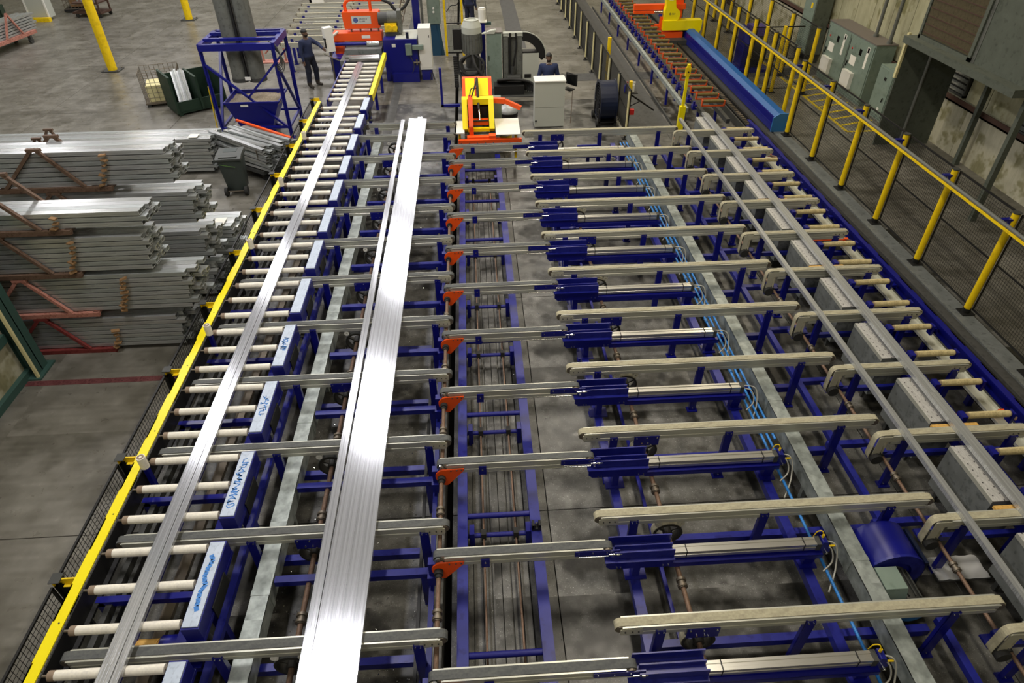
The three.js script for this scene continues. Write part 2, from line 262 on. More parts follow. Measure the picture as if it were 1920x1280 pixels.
{ // cream belts with a bent tail, far right
  const x0 = 4.83, L = 2.0;
  const t = thing('belt_conveyor', 'cream belt conveyor whose left end bends down to a black drum, beside perforated grey boxes', 'conveyor', [x0, 0, zD(0)], 'bent cream belt conveyors of the take-off table');
  const outer = rounded([[0, .5], [0, .95], [L, .95], [L, .85], [.17, .85], [.17, .5]], [.08, .1, .049, .049, .04, .08], 6), inner = rounded([[.006, .506], [.006, .944], [L - .006, .944], [L - .006, .856], [.164, .856], [.164, .506]], [.075, .095, .043, .043, .045, .075], 6);
  part('belt', plateZ(outer, -.043, .043, [inner]), M.beltC, t);
  part('side_rail', plateX(railShape, .2, L - .06), M.rail, t); part('side_rail', plateX(mirror(railShape), .2, L - .06), M.rail, t);
  part('rail_lip', [box(.2, L - .09, .936, .942, .045, .062), box(.2, L - .09, .936, .942, -.062, -.045)], M.rail, t);
  part('slider_bed', box(.1, L - .06, .86, .935, -.036, .036), M.rail, t);
  part('corner_plate', plateZ(rounded([[.03, .60], [.03, .92], [.34, .92], [.34, .86], [.12, .83], [.12, .60]], .02, 3), .044, .056), M.endplate, t);
  part('end_plate', box(L - .3, L - .05, .86, .92, .053, .063), M.endplate, t); part('end_bolts', bolts([[L - .25, .89], [L - .18, .89], [L - .1, .89]], .062, .009), M.darkgrey, t);
  part('drive_drum', [cylZ(.087, .565, -.05, .11, .075, 18), cylZ(.16, .56, -.055, .06, .05, 14)], M.rubber, t);
  part('bearing', [box(.03, .33, .49, .52, -.16, -.06), cylZ(.18, .56, -.16, -.07, .06, 12)], M.blueWorn, t);
  for (const lx of [.38, 1.78]) { const lg = part('leg', legGeo(lx, .86, .075), M.blue, t); part('leg_bolts', bolts([[lx - .02, .06], [lx + .02, .84]], .08, .009), M.chrome, lg); }
  part('foot_tie', box(.1, 1.8, .4, .47, -.12, -.06), M.blueWorn, t);
  for (let k = 0; k <= 10; k++) (k ? dup(t, [x0, 0, zD(k)]) : t).userData.label = 'cream belt conveyor with its left end bent down, ' + ORD[10 - k] + ' from the slim yellow sensor pole';
}
{ // transfer arms with orange end plates and pneumatic cylinders
  const t = thing('transfer_arm', 'grey belt transfer arm with orange end plate, blue carriage and aluminium cylinder', 'conveyor', [-.64, 0, zB(0)], 'transfer arms between the two cooling tables');
  const X = x => x + .64;
  part('belt', plateZ(stadium(X(-.64), X(1.27), .893, .057), -.043, .043, [stadium(X(-.634), X(1.264), .893, .051)]), M.beltA, t);
  part('side_rail', plateX(railShape, X(-.52), X(.9)), M.rail, t); part('side_rail', plateX(mirror(railShape), X(-.6), X(1.2)), M.rail, t);
  part('rail_lip', [box(X(-.5), X(1.16), .936, .942, .045, .062), box(X(-.5), X(1.16), .936, .942, -.062, -.045)], M.rail, t);
  part('slider_bed', box(X(-.56), X(1.2), .86, .935, -.036, .036), M.rail, t);
  const op = part('end_plate_orange', plateZ(rounded([[X(-.665), .80], [X(-.60), .872], [X(-.31), .885], [X(-.32), .845], [X(-.52), .60], [X(-.56), .60], [X(-.655), .70]], [.04, .05, .01, .01, .02, .02, .04], 4), .064, .078), M.orange, t); op.userData.label = 'bright orange triangular end plate';
  part('plate_bolts', bolts([[X(-.47), .86], [X(-.40), .865], [X(-.345), .865]], .077, .009), M.darkgrey, op);
  part('end_roller', disc(X(-.583), .893, .044, .066, .01, .045, 18), M.chrome, t);
  part('shaft_bearing', [disc(X(-.59), .74, .07, .13, .02, .05, 16), cylZ(X(-.59), .74, .12, .17, .035, 12)], M.rubber, t);
  part('rear_bracket', [box(X(-.70), X(-.62), .62, .84, -.03, .06), box(X(-.72), X(-.60), .5, .64, -.03, .1)], M.blue, t);
  const cb = part('clamp_bracket', [box(X(-.135), X(-.045), .76, .90, .063, .078), box(X(-.13), X(-.05), .765, .775, -.06, .07)], M.blue, t); part('plate_bolts', bolts([[X(-.09), .85]], .077, .01), M.chrome, cb);
  part('guide_rod', cylX(X(-.03), X(1.25), .765, .03, .012, 8), M.chrome, t);
  const cs = part('cover_strip', box(X(.86), X(1.34), .845, .925, .058, .07), M.blue, t); part('plate_bolts', bolts([[X(.9), .9], [X(1.05), .9], [X(1.2), .9]], .069, .007), M.chrome, cs);
  part('nose_roller', disc(X(1.21), .893, .044, .064, .008, .05, 18), M.steel, t); part('tension_screw', [cylX(X(1.22), X(1.36), .875, .085, .012, 8), cylX(X(1.3), X(1.33), .875, .085, .024, 6)], M.chrome, t);
  part('carriage', [box(X(1.24), X(1.93), .80, .815, -.09, .09), box(X(1.24), X(1.93), .80, .94, -.092, -.078), box(X(1.28), X(1.93), .80, .905, .078, .092), box(X(1.3), X(1.93), .80, .88, -.02, -.005)], M.blueWorn, t);
  const ap = part('carriage_apron', plateZ([[X(1.20), .68], [X(1.25), .63], [X(1.93), .63], [X(1.93), .785], [X(1.20), .785]], .095, .109), M.blue, t); part('plate_bolts', bolts([[X(1.32), .66], [X(1.36), .66], [X(1.82), .67], [X(1.88), .67]], .108, .008), M.chrome, ap);
  part('carriage_ledge', box(X(1.18), X(1.93), .785, .797, .06, .14), M.blueWorn, t);
  const cy = part('cylinder_body', [plateX([[-.05, .69], [-.02, .69], [-.02, .70], [.02, .70], [.02, .69], [.05, .69], [.05, .73], [.042, .735], [.042, .75], [.05, .755], [.05, .79], [.02, .79], [.015, .782], [-.015, .782], [-.02, .79], [-.05, .79]], X(1.9), X(3.54))], M.cyl, t);
  part('cylinder_band', [box(X(2.08), X(2.09), .686, .794, -.053, .053), box(X(3.38), X(3.39), .686, .794, -.053, .053)], M.black, cy); part('cylinder_cap', [box(X(3.52), X(3.57), .685, .795, -.055, .055)], M.darkgrey, cy);
  part('support_channel', [box(X(1.9), X(3.6), .655, .668, -.03, .10), box(X(1.9), X(3.6), .60, .668, .09, .10)], M.blue, t);
  part('stand', [box(X(1.52), X(1.60), .40, .62, -.04, .06), box(X(1.44), X(1.68), .385, .40, -.08, .1)], M.blue, t); part('stand', [plateX([[-.05, .42], [.05, .42], [.08, .60], [-.08, .60]], X(3.44), X(3.56)), box(X(3.40), X(3.6), .40, .42, -.08, .1)], M.blue, t);
  part('air_hose', [hose([[X(3.56), .75, .02], [X(3.68), .72, .05], [X(3.72), .56, .12], [X(3.62), .47, .18]], .009), hose([[X(3.55), .76, -.02], [X(3.74), .74, .02], [X(3.76), .5, .16], [X(3.6), .42, .4]], .009)], M.hosegrey, t);
  for (let k = 0; k <= 9; k++) (k ? dup(t, [-.64, 0, zB(k)]) : t).userData.label = 'belt transfer arm with orange end plate and blue carriage, ' + ORD[10 - k] + ' from the yellow saw';
  // the three nearest carry a blue valve block on the cylinder end
  for (const k of [0, 1, 2]) {
    const v = thing('valve_block', 'small blue valve block with yellow fittings at the end of an aluminium cylinder', 'valve', [3.61, .70, zB(k)], 'valve blocks on the transfer cylinders'); v.userData.label = 'blue valve block with yellow fittings, on the ' + ORD[10 - k] + ' transfer arm from the saw';
    part('body', plateZ(rounded([[-.035, -.03], [.045, -.09], [.09, -.05], [.03, .11], [-.03, .12]], .01, 2), -.05, .05), M.blueWorn, v);
    part('fitting', [cylY(-.01, .11, .16, -.02, .014, 8), hose([[-.01, .16, -.02], [-.03, .2, -.04], [-.06, .17, -.06], [-.07, .05, -.08]], .006)], M.yellow2, v); part('fitting', [cylX(.06, .13, .02, .03, .012, 8)], M.yellow2, v); part('fitting', cylZ(.03, -.03, .05, .09, .016, 8), M.chrome, v);
  }
  const f = dup(t, [-.64, 0, -14.98], 'grey belt transfer arm with orange end plate tight against the orange saw frame'); delete f.userData.group;
}
// line shafts through the pulleys
function lineShaft(x, y, r, z0, z1, label, mat, cz, collars) {
  const t = thing('line_shaft', label, 'shaft', [x, y, 0]);
  part('shaft', cylZ(0, 0, z0, z1, r, 12), mat, t);
  for (const z of collars) part('coupling', [cylZ(0, 0, z - .05, z - .02, r * 2, 14), cylZ(0, 0, z + .02, z + .05, r * 2, 14), cylZ(0, 0, z - .06, z + .06, r * 1.5, 12)], M.steel, t);
}
const every = (z0, n, s = PITCH) => Array.from({ length: n }, (_, i) => z0 - s * i);
lineShaft(2.0, .565, .027, -1.6, -16.2, 'brown steel line shaft through the pulleys under the cream belts', M.rust, 0, every(-3.75, 9));
lineShaft(-2.0, .565, .03, -1.6, -16.2, 'grubby steel line shaft through the pulleys under the grey belts', M.rust, 0, every(-3.6, 9));
lineShaft(-.59, .74, .026, -1.6, -15.3, 'brown steel line shaft through the orange end plates', M.rust, 0, every(-3.45, 9));
lineShaft(5.02, .56, .022, -1.6, -16, 'thin steel line shaft through the black drums of the bent conveyors', M.rust, 0, every(-3.75, 10));

// ---------- frames, trunking, pipes ----------
{
  const t = thing('table_frame', 'low blue steel base frame of beams lying under the cream belts', 'frame');
  for (const x of [1.55, 3.5]) { const b = part('long_beam', box(x - .055, x + .055, .28, .385, -1.6, -16.2), M.blueWorn, t); }
  for (let k = 0; k <= 10; k++) part('tie_beam', box(1.5, 4.55, .18, .28, zC(k) - .13, zC(k) - .05), M.blueWorn, t);
  for (let k = 0; k <= 10; k += 2) part('post', box(1.52, 1.6, 0, .2, zC(k) - .13, zC(k) - .05), M.blue, t);
  part('long_beam', box(4.62, 4.7, .3, .38, -1.6, -3.3), M.blueWorn, t); part('long_beam', box(4.62, 4.7, .3, .38, -4.55, -16), M.blueWorn, t); part('long_beam', box(1.9, 1.94, .2, .24, -1.6, -16), M.blue, t);
  for (let k = 1; k <= 10; k++) part('cross_link', box(4.55, 5.3, .3, .38, zC(k) - .13, zC(k) - .05), M.blueWorn, t);
}
{
  const t = thing('table_frame', 'blue steel base frame of beams on posts under the grey belts', 'frame');
  part('long_beam', box(-2.87, -2.79, .46, .54, -1.6, -16.4), M.blueWorn, t); part('long_beam', box(-.72, -.665, .36, .44, -1.6, -16.4), M.blueWorn, t); part('long_beam', box(-.85, -.815, .3, .36, -1.6, -16.4), M.black, t);
  for (let k = 0; k <= 10; k++) { part('tie_beam', box(-2.36, -.68, .54, .62, zB(k) - .05, zB(k) + .03), M.blueWorn, t); part('tie_beam', box(-2.6, -.72, .2, .3, zC(k) - .13, zC(k) - .05), M.blueWorn, t); part('post', box(-.8, -.72, 0, .54, zB(k) - .05, zB(k) + .03), M.blue, t); part('post', box(-2.87, -2.79, 0, .46, zC(k) - .5, zC(k) - .42), M.blue, t); }
}
function trunking(x0, x1, label) {
  const t = thing('cable_trunking', label, 'trunking');
  for (let i = 0; i < 6; i++) { const z0 = -1.4 - i * 2.52, z1 = z0 - 2.5; const s = part('trunking_length', [box(x0, x1, .36, .59, z0, z1)], M.galv, t); part('lid', [box(x0 - .006, x1 + .006, .588, .6, z0 + .004, z1 + .004), box(x0 - .006, x0 - .003, .565, .6, z0, z1), box(x1 + .003, x1 + .006, .565, .6, z0, z1)], M.galv, s); part('joint_strap', box(x0 - .009, x1 + .009, .355, .604, z1 + .03, z1 - .03), M.galv, s); part('foot', box((x0 + x1) / 2 - .03, (x0 + x1) / 2 + .03, 0, .36, z0 - 1.2, z0 - 1.26), M.galv, s); }
}
trunking(3.92, 4.1, 'galvanised cable trunking running under the cream belts'); trunking(-2.57, -2.39, 'galvanised cable trunking running under the grey belts');
for (const [i, x] of [3.66, 3.74, 3.82].entries()) {
  const t = thing('air_pipe', ['light blue compressed-air pipe closest to the blue beam under the cream belts', 'light blue compressed-air pipe between two alike under the cream belts', 'light blue compressed-air pipe closest to the galvanised trunking'][i], 'pipe');
  part('pipe', cylZ(x, .47, i === 0 ? -1.5 : -5.2 - i * .3, -16, .017, 10), M.airblue, t);
  for (const z of every(-5.9 - i * .1, 8)) part('coupling', cylZ(x, .47, z, z - .09, .026, 10), M.cyanpanel, t);
}
{ // lifting frame over the pit
  const t = thing('lift_frame', 'long blue ladder-shaped frame with round rungs between the two cooling tables', 'frame');
  part('side_rail', box(-.42, -.3, .2, .32, -1.5, -15.9), M.blueWorn, t); part('side_rail', box(.46, .585, .2, .32, -1.5, -15.9), M.blueWorn, t);
  for (const z of [-3.25, -4.97, -6.72, -8.4, -10.05, -11.7, -13.4, -15.05]) part('rung', cylX(-.3, .46, .27, z, .035, 14), M.blue, t);
  for (const z of [-2.9, -4.74, -6.43, -8.13, -9.46, -11.2, -12.9, -14.6]) { const b = part('bearing_bar', cylX(-.3, .46, .2, z, .03, 12), M.blue, t); part('bearing_block', [box(-.14, -.08, .15, .27, z - .04, z + .04)], M.rubber, b); part('bearing_block', [box(.25, .31, .15, .27, z - .04, z + .04)], M.rubber, b); for (const x of [-.28, .4]) part('gusset', box(x, x + .06, 0, .3, z - .09, z + .05), M.blue, b); }
  part('drive_rod', cylZ(-.11, .17, -1.5, -14.6, .013, 8), M.rust, t); part('drive_rod', cylZ(.28, .17, -1.5, -14.6, .013, 8), M.rust, t);
  for (const z of every(-3.9, 7, 1.75)) for (const x of [-.36, .52]) part('foot', box(x - .03, x + .03, 0, .2, z, z - .06), M.blue, t);
}
{
  const t = thing('rail_clevis', 'black forked clevis standing on the blue ladder frame', 'bracket', [.525, .32, -4.72]);
  part('fork', plateZ(rounded([[-.055, 0], [.055, 0], [.055, .1], [.03, .1], [.02, .03], [-.02, .03], [-.03, .1], [-.055, .1]], [.01, .01, .03, .02, .015, .015, .02, .03], 3), -.04, .04), M.black, t); part('pin', cylY(0, .03, .1, 0, .012, 8), M.chrome, t);
}
// long strip grooves of the machine bed inside the pit
{ const t = thing('bed_plate', 'dirty grooved steel bed plate lying in the pit between blue rails', 'plate'); for (let i = 0; i < 6; i++) part('bed_strip', box(-.24 + i * .11, -.24 + i * .11 + (i % 2 ? .09 : .1), .002, .03 + .012 * (i % 2), -1.5, -15.9), M.dirty, t); }
// swarf and chips lying on the floor under the grey belts
{
  const g = new THREE.TetrahedronGeometry(.011), im = new THREE.InstancedMesh(g, M.chrome, 5200), d = new THREE.Object3D();
  for (let i = 0; i < 5200; i++) { const far = rnd(); d.position.set(i % 3 ? rr(-2.75, -.72) : rr(-2.5, 1.0), .006, -1.8 - 15 * Math.pow(far, 1.3)); if (d.position.x > -.62 && d.position.x < -.48) d.position.x = -.8; d.rotation.set(rr(0, 6), rr(0, 6), rr(0, 6)); d.scale.set(rr(.3, 1), rr(.2, .5), rr(.3, 1.3)); d.updateMatrix(); im.setMatrixAt(i, d.matrix); }
  im.name = 'aluminium_swarf'; im.userData = { kind: 'stuff', label: 'fine shiny aluminium swarf scattered on the floor under the grey belts', category: 'swarf' }; im.castShadow = im.receiveShadow = true; scene.add(im);
}
// ---------- roller conveyor on the left ----------
{
  const t = thing('roller_conveyor', 'white roller conveyor with yellow guard rail alongside the grey belts', 'conveyor');
  part('guard_rail', [box(-4.25, -4.135, .985, 1.0, -1.5, -18.15), box(-4.25, -4.235, .9, 1.0, -1.5, -18.15)], M.yellow, t).userData.label = 'bright yellow flat guard rail';
  part('rail_screws', every(-2.2, 13, 1.258).map(z => cylY(-4.18, 1.0, 1.004, z, .009, 6)), M.darkgrey, t);

  part('side_channel', [box(-4.125, -4.11, .72, .98, -1.5, -18.1), box(-4.11, -4.06, .72, .735, -1.5, -18.1)], M.black, t); part('chain_guard', [box(-4.0, -3.94, .6, .7, -1.5, -18), box(-3.9, -3.86, .58, .66, -1.5, -18)], M.darkgrey, t);
  part('long_beam', box(-3.74, -3.64, .5, .6, -1.5, -18.1), M.blue, t); part('long_beam', box(-3.2, -3.1, .5, .6, -1.5, -18.1), M.blue, t); part('cable_tray', box(-3.56, -3.44, .34, .4, -1.5, -18), M.steel, t);
  const sleeve = geo(cylX(.06, 1.03, 0, 0, .046, 18)), collar = geo([cylX(0, .06, 0, 0, .047, 16)]), axle = geo([cylX(-.06, 1.09, 0, 0, .014, 8)]);
  for (let k = -2; k <= 36; k++) { const z = -2.97 - .4195 * k; if (z > -1.7 || z < -18) continue; const r = part('roller', sleeve, M.white, t); r.position.set(-4.05, .972, z); part('roller_collar', collar, M.collar, r); part('axle', axle, M.steel, r); }
  for (let k = 0; k <= 12; k++) { const z = -2.55 - 1.258 * k; part('cross_member', box(-4.1, -2.98, .66, .74, z, z - .07), M.blue, t); part('leg', [box(-4.1, -4.02, 0, .72, z, z - .07), box(-4.16, -3.96, 0, .015, z + .05, z - .12)], M.blue, t); part('leg', [box(-3.06, -2.98, 0, .7, z, z - .07)], M.blue, t); }
  for (const z of [-5.36, -7.9, -10.39, -12.9, -15.42]) { const g = part('guide_roller', cylY(-4.06, 1.03, 1.2, z, .05, 16), M.white, t); part('bore', [disc(0, 0, 0, .004, .018, .04, 14).rotateX(-Math.PI / 2).translate(-4.06, 1.2, z)], M.collar, g); part('roller_post', box(-4.085, -4.035, .62, 1.03, z - .03, z + .03), M.blue, g); }
}
{ // drive motor under the near rollers
  const t = thing('gear_motor', 'tan gear motor with dark green gearbox lying under the white rollers', 'motor', [-3.95, .42, -3.45]);
  part('motor_body', [cylX(.22, .52, 0, 0, .1, 18), cylX(.52, .55, 0, 0, .085, 18)], M.wood, t); part('gearbox', [box(0, .22, -.12, .11, -.12, .12), cylX(-.03, .24, 0, 0, .1, 14)], M.darkgrey, t); part('name_plate', box(.06, .14, .11, .114, -.04, .05), M.offwhite, t); part('mount', box(.0, .95, -.2, -.12, -.18, .16), M.blue, t); part('cover', [cylX(.56, .98, .02, .0, .12, 18)], M.blue, t);
}
{ // far length of the roller conveyor, in front of the press
  const t = thing('roller_conveyor', 'short white roller conveyor with yellow guard in front of the orange press', 'conveyor');
  for (let k = 0; k < 9; k++) { const z = -18.35 - .4 * k, r = part('roller', cylX(-3.94, -2.95, .965, z, .045, 16), M.white, t); part('roller_collar', [cylX(-2.95, -2.9, .965, z, .046, 14), cylX(-3.98, -3.94, .965, z, .046, 14)], M.collar, r); }
  part('guard_rail', [box(-2.87, -2.76, 1.06, 1.075, -18.35, -22.4), box(-2.775, -2.76, .9, 1.07, -18.35, -22.4)], M.yellow, t); part('side_plate', box(-4.02, -3.99, .7, .99, -18.3, -22), M.blue, t); part('side_plate', box(-2.9, -2.88, .6, 1.0, -18.3, -22.4), M.blue, t);
  for (const z of [-18.5, -20.2, -21.8]) for (const x of [-4.0, -2.95]) part('leg', box(x - .04, x + .04, 0, .72, z, z - .08), M.blue, t);
  part('end_roller', cylX(-3.9, -2.95, 1.0, -22.05, .06, 16), M.chrome, t);
}
{ // low mesh guard outside the yellow rail
  const t = thing('mesh_guard', 'low black mesh guard with yellow posts outside the yellow guard rail', 'fence');
  const zs = every(-2.35, 11, 1.62);
  for (let i = 0; i < zs.length; i++) {
    const z = zs[i]; const p = part('post', [box(-4.49, -4.43, 0, .9, z - .012, z + .012), box(-4.49, -4.478, 0, .9, z - .05, z + .05)], M.black, t); part('post_bracket', [box(-4.49, -4.26, .88, .96, z - .008, z + .008), box(-4.49, -4.478, .86, .96, z - .05, z + .05), box(-4.4, -4.26, .88, .888, z - .05, z + .05)], M.yellow2, p); part('post_cap', box(-4.52, -4.41, .96, .972, z - .06, z + .06), M.darkgrey, p);
    if (i + 1 < zs.length) { const a = z - .07, b = zs[i + 1] + .07; const f = part('panel_frame', [box(-4.50, -4.475, .9, .925, a, b), box(-4.5, -4.475, .06, .085, a, b), box(-4.5, -4.475, .06, .92, a, a - .025), box(-4.5, -4.475, .06, .92, b, b + .025)], M.black, t);
      const w = []; for (let y = .12; y < .9; y += .06) w.push(box(-4.49, -4.486, y, y + .004, a, b)); for (let q = a - .06; q > b; q -= .06) w.push(box(-4.486, -4.482, .07, .91, q, q - .004)); const m = part('wire_mesh', w, M.mesh, f); m.userData.kind = 'stuff'; }
  }
}
// blue pad blocks between the rollers and the grey belts
{
  const label = 'blue block with a pale worn top pad at the inner ends of the white rollers', gp = 'pad blocks beside the white rollers';
  const t = thing('pad_block', label, 'pad', [-2.895, 0, zC(-1) - .62], gp); t.userData.label = 'blue block with plain pale pad beside the white rollers, thirteenth from the orange press'; const L = .97;
  part('body', [box(-.085, .085, .84, 1.035, -L / 2, L / 2), box(-.09, .09, .80, .84, -L / 2 - .01, L / 2 + .01)], M.blue, t);
  part('pad', box(-.075, .075, 1.035, 1.052, -L / 2 + .02, L / 2 - .02), M.padtop, t); for (const z of [-.32, .32]) part('stem', [cylY(.0, .5, .8, z, .03, 10), box(-.06, .1, .48, .5, z - .06, z + .06)], M.darkgrey, t); part('skirt', box(.086, .1, .7, .9, -.2, .2), M.black, t);
  const marks = { 0: [.62, .05], 1: [.7, .06], 2: [.34, .05], 3: [.3, .05], '-1': [.4, .05] };
  for (let k = 0; k <= 11; k++) {
    const c = dup(t, [-2.895, 0, zC(k) - .62 - (k > 9 ? .1 : 0)]); c.userData.label = 'blue block with plain pale pad beside the white rollers, ' + ORD[11 - k] + ' from the orange press';
    if (marks[k]) { c.userData.label = ['blue block whose pale pad carries a long blue ink smear, beside the gear motor', 'blue block whose pale pad carries dense blue scribble', 'blue block whose pale pad carries a short blue squiggle', 'blue block whose pale pad carries small blue handwriting'][k]; delete c.userData.group;
      const [len, w] = marks[k], g = []; let px = rr(-.02, .02), pz = -len / 2; const n = [22, 70, 30, 34][k]; for (let i = 0; i < n; i++) { const nx = clamp(k === 0 ? .012 * Math.sin(i * .7) + rr(-.012, .012) : rr(-.05, .05), -.06, .06), nz = -len / 2 + len * (i + 1) / n + (k ? rr(-.03, .03) : 0); g.push(bar([px, 1.0525, pz], [nx, 1.0525, nz], k === 0 ? .045 : .012, .0012)); px = nx; pz = nz; }
      part('ink_mark', g, M.ink, c); }
  }
}

// ---------- aluminium lengths on the tables ----------
function flutedLength(w, h, n) {     // section in x,y with shallow flutes on top
  const o = [[-w / 2, 0], [w / 2, 0], [w / 2, h]]; for (let i = 0; i < n; i++) { const a = w / 2 - w * (i + .42) / n, b = w / 2 - w * (i + .58) / n; o.push([a, h], [a - .001, h - .003], [b + .001, h - .003], [b, h]); } o.push([-w / 2, h]); return o;
}
function profile(label, x, w, h, n, y, z0, z1, group) { return one('aluminium_profile', plateZ(flutedLength(w, h, n), z1, z0), M.alu, label, 'profile', group, [x, y, 0]); }
profile('narrow bright aluminium length lying apart by a thin gap on the grey belts', -1.747, .096, .05, 3, .951, -1.9, -16.6).rotation.y = .0046;
const gpA = 'aluminium lengths side by side on the grey belts';
for (let i = 0; i < 4; i++) profile('wide bright aluminium length on the grey belts, ' + ORD[i] + ' beside the narrow one', -1.495 + (i - 1.5) * .111, .1095, .05 + .002 * (i % 2), 3, .951, -1.9, [-16.68, -16.62, -16.75, -16.6][i], gpA).rotation.y = -.0026;
profile('broad fluted aluminium length running along the white rollers', -3.5, .125, .045, 4, 1.019, -1.7, -21.5);
profile('narrow fluted aluminium length running along the white rollers', -3.395, .07, .045, 2, 1.019, -1.7, -21.4);
{ const sec = (w, h) => [[-w / 2, 0], [w / 2, 0], [w / 2, h * .45], [w * .12, h * .45], [w * .12, h], [-w / 2, h]];
  const mk = (x, w, h, label, z1) => one('aluminium_profile', plateZ(sec(w, h), z1, -1.9), M.alu2, label, 'profile', '', [x, .951, 0]);
  delete mk(5.18, .105, .06, 'stepped aluminium length lying over the bent ends of the cream conveyors', -16.15).userData.group;
  delete mk(5.9, .17, .06, 'stepped aluminium length lying over the perforated grey boxes', -16.5).userData.group; }
// ---------- take-off table: grey boxes, cream rollers ----------
{
  const dots = tex(256, (u, v) => { const x = (u * 2) % 1 - .5, y = (v * 9) % 1 - .5, off = Math.floor(u * 2) % 2 ? .2 : -.1; const d = Math.hypot(x * .095, (y + off) * .094); const s = fb(N1, u, v, 16); const g = 186 + 50 * (s - .5); return d < .009 ? [42, 40, 38] : [clamp(g), clamp(g - 2), clamp(g - 8)]; }, 1); dots.repeat.set(1 / .19, 1 / .85);
  const mTop = std({ map: dots, metalness: .2, roughness: .5 });
  const t = thing('perforated_box', 'grey sheet-metal box with a perforated pale top between the bent conveyors', 'box', [5.68, 0, zD(0) - .63], 'perforated grey boxes of the take-off table');
  part('body', [box(0, .4, .18, .878, -.42, .42)], M.greybox, t); part('perforated_top', box(.0, .19, .878, .886, -.42, .42), mTop, t); part('top_plate', box(.19, .4, .878, .886, -.42, .42), M.greybox, t); part('edge_flange', [box(-.004, 0, .83, .888, -.42, .42)], M.rail, t); part('foot', [box(.03, .07, 0, .18, -.3, -.25), box(.03, .07, 0, .18, .25, .3)], M.darkgrey, t);
  for (let k = 0; k <= 10; k++) (k ? dup(t, [5.68, 0, zD(k) - .63]) : t).userData.label = 'grey sheet-metal box with perforated pale top, ' + ORD[10 - k] + ' from the slim yellow sensor pole';
  for (const k of [1, 2, 5, 7]) { const w = thing('wood_strip', 'yellowed wooden strip on a blue bracket beside a bent conveyor', 'strip', [5.62, .8, zD(k) - .1], 'wooden strips beside the bent conveyors'); w.userData.label = 'yellowed wooden strip on a blue bracket beside the ' + ORD[10 - k] + ' bent conveyor from the sensor pole'; part('strip', box(0, .6, .08, .115, -.035, .035), M.wood, w); part('bracket', box(.02, .58, .02, .08, -.03, .03), M.blue, w); }
}
{
  const t = thing('roller_conveyor', 'cream roller conveyor on blue brackets between the grey boxes and the dark chain track', 'conveyor');
  const roll = geo(cylX(0, .55, 0, 0, .046, 18)), ends = geo([cylX(-.02, 0, 0, 0, .04, 14), cylX(.55, .57, 0, 0, .04, 14), cylX(-.07, .62, 0, 0, .012, 8)]), br = geo([box(-.1, -.03, -.12, .03, -.06, .06), box(-.1, -.08, -.3, -.1, -.04, .04)]), br2 = geo([box(.585, .62, -.14, .03, -.05, .05)]);
  for (let k = -5; k <= 17; k++) { const z = -5.04 - .6195 * k; if (z > -1.8) continue; const r = part('roller', roll, M.cream, t); r.position.set(6.19, .9, z); part('roller_end', ends, M.collar, r); part('bracket', br, M.blue, r); part('bracket', br2, M.blue, r); }
  part('edge_beam', [box(7.26, 7.36, .58, .6, -1.6, -17), box(7.34, 7.36, .3, .6, -1.6, -17)], M.blue, t); part('long_beam', box(6.1, 6.18, .45, .6, -1.6, -16), M.blue, t); part('long_beam', box(6.55, 6.66, .2, .32, -1.6, -16), M.blue, t); part('cable_tray', [box(6.86, 7.06, .5, .515, -1.6, -16), box(6.86, 6.87, .5, .56, -1.6, -16), box(7.05, 7.06, .5, .56, -1.6, -16)], M.rail, t); part('long_beam', box(7.12, 7.16, .44, .5, -1.6, -16), M.darkgrey, t);
  for (let k = 0; k <= 11; k++) { const z = zC(k) + .25; part('cross_member', box(6.1, 7.3, .36, .44, z, z - .08), M.blue, t); part('leg', box(6.1, 6.18, 0, .45, z, z - .08), M.blue, t); part('leg', box(7.2, 7.28, 0, .5, z, z - .08), M.blue, t); }
}
for (const [k, z] of [[0, -5.95], [1, -10.6], [2, -14.6]]) { const t = thing('hose_gun', ['orange air lance with a brown handle lying under the cream rollers', 'orange air lance lying halfway along the cream rollers', 'orange air lance lying at the far end of the cream rollers'][k], 'tool', [6.25, .62, z]); part('lance', [cylX(0, .72, 0, 0, .014, 8)], M.orange, t); part('grip', [rod([.72, 0, 0], [.86, -.02, .12], .03, 10)], M.rust, t); part('elbow', box(.68, .76, -.03, .03, -.03, .03), M.orange, t); }
// ---------- chain track, blue cover, tall mesh fence ----------
{
  const t = thing('chain_track', 'dark greasy chain track running beside the blue edge beam', 'track');
  part('trough', [box(7.42, 8.3, .002, .02, -1.5, -32), box(7.42, 7.46, .02, .22, -1.5, -32)], M.darkgrey, t); part('running_rail', box(7.6, 7.66, .02, .14, -1.5, -32), M.black, t); part('running_rail', box(7.86, 7.92, .02, .14, -1.5, -32), M.black, t); part('running_rail', [box(8.06, 8.2, .02, .07, -1.5, -17.4)], M.strip, t); part('kerb_strip', [box(8.3, 8.62, .0, .05, -1.5, -32)], M.greybox, t);
  const w = []; for (let z = -1.6; z > -30; z -= .14) w.push(box(7.69, 7.83, .06, .09, z, z - .08)); const c = part('chain', w, M.steel, t); c.userData.kind = 'stuff';
}
{
  const t = thing('cable_cover', 'long blue trough cover with a light blue sloped lid behind the chain track', 'cover');
  part('trough_side', [box(8.24, 8.285, .05, .43, -17.5, -31), box(8.24, 8.55, .05, .07, -17.5, -31), box(8.52, 8.55, .05, .52, -17.5, -31)], M.blue, t); part('lid', plateZ([[8.27, .43], [8.36, .53], [8.55, .53], [8.55, .51], [8.37, .51], [8.285, .42]], -31, -17.5), M.lightblue, t); part('end_plate', plateZ([[8.2, .05], [8.6, .05], [8.6, .55], [8.36, .55], [8.2, .44]], -17.5, -17.46), M.cyanpanel, t); part('base_band', box(8.235, 8.24, .05, .24, -17.5, -31), M.blueWorn, t);
}
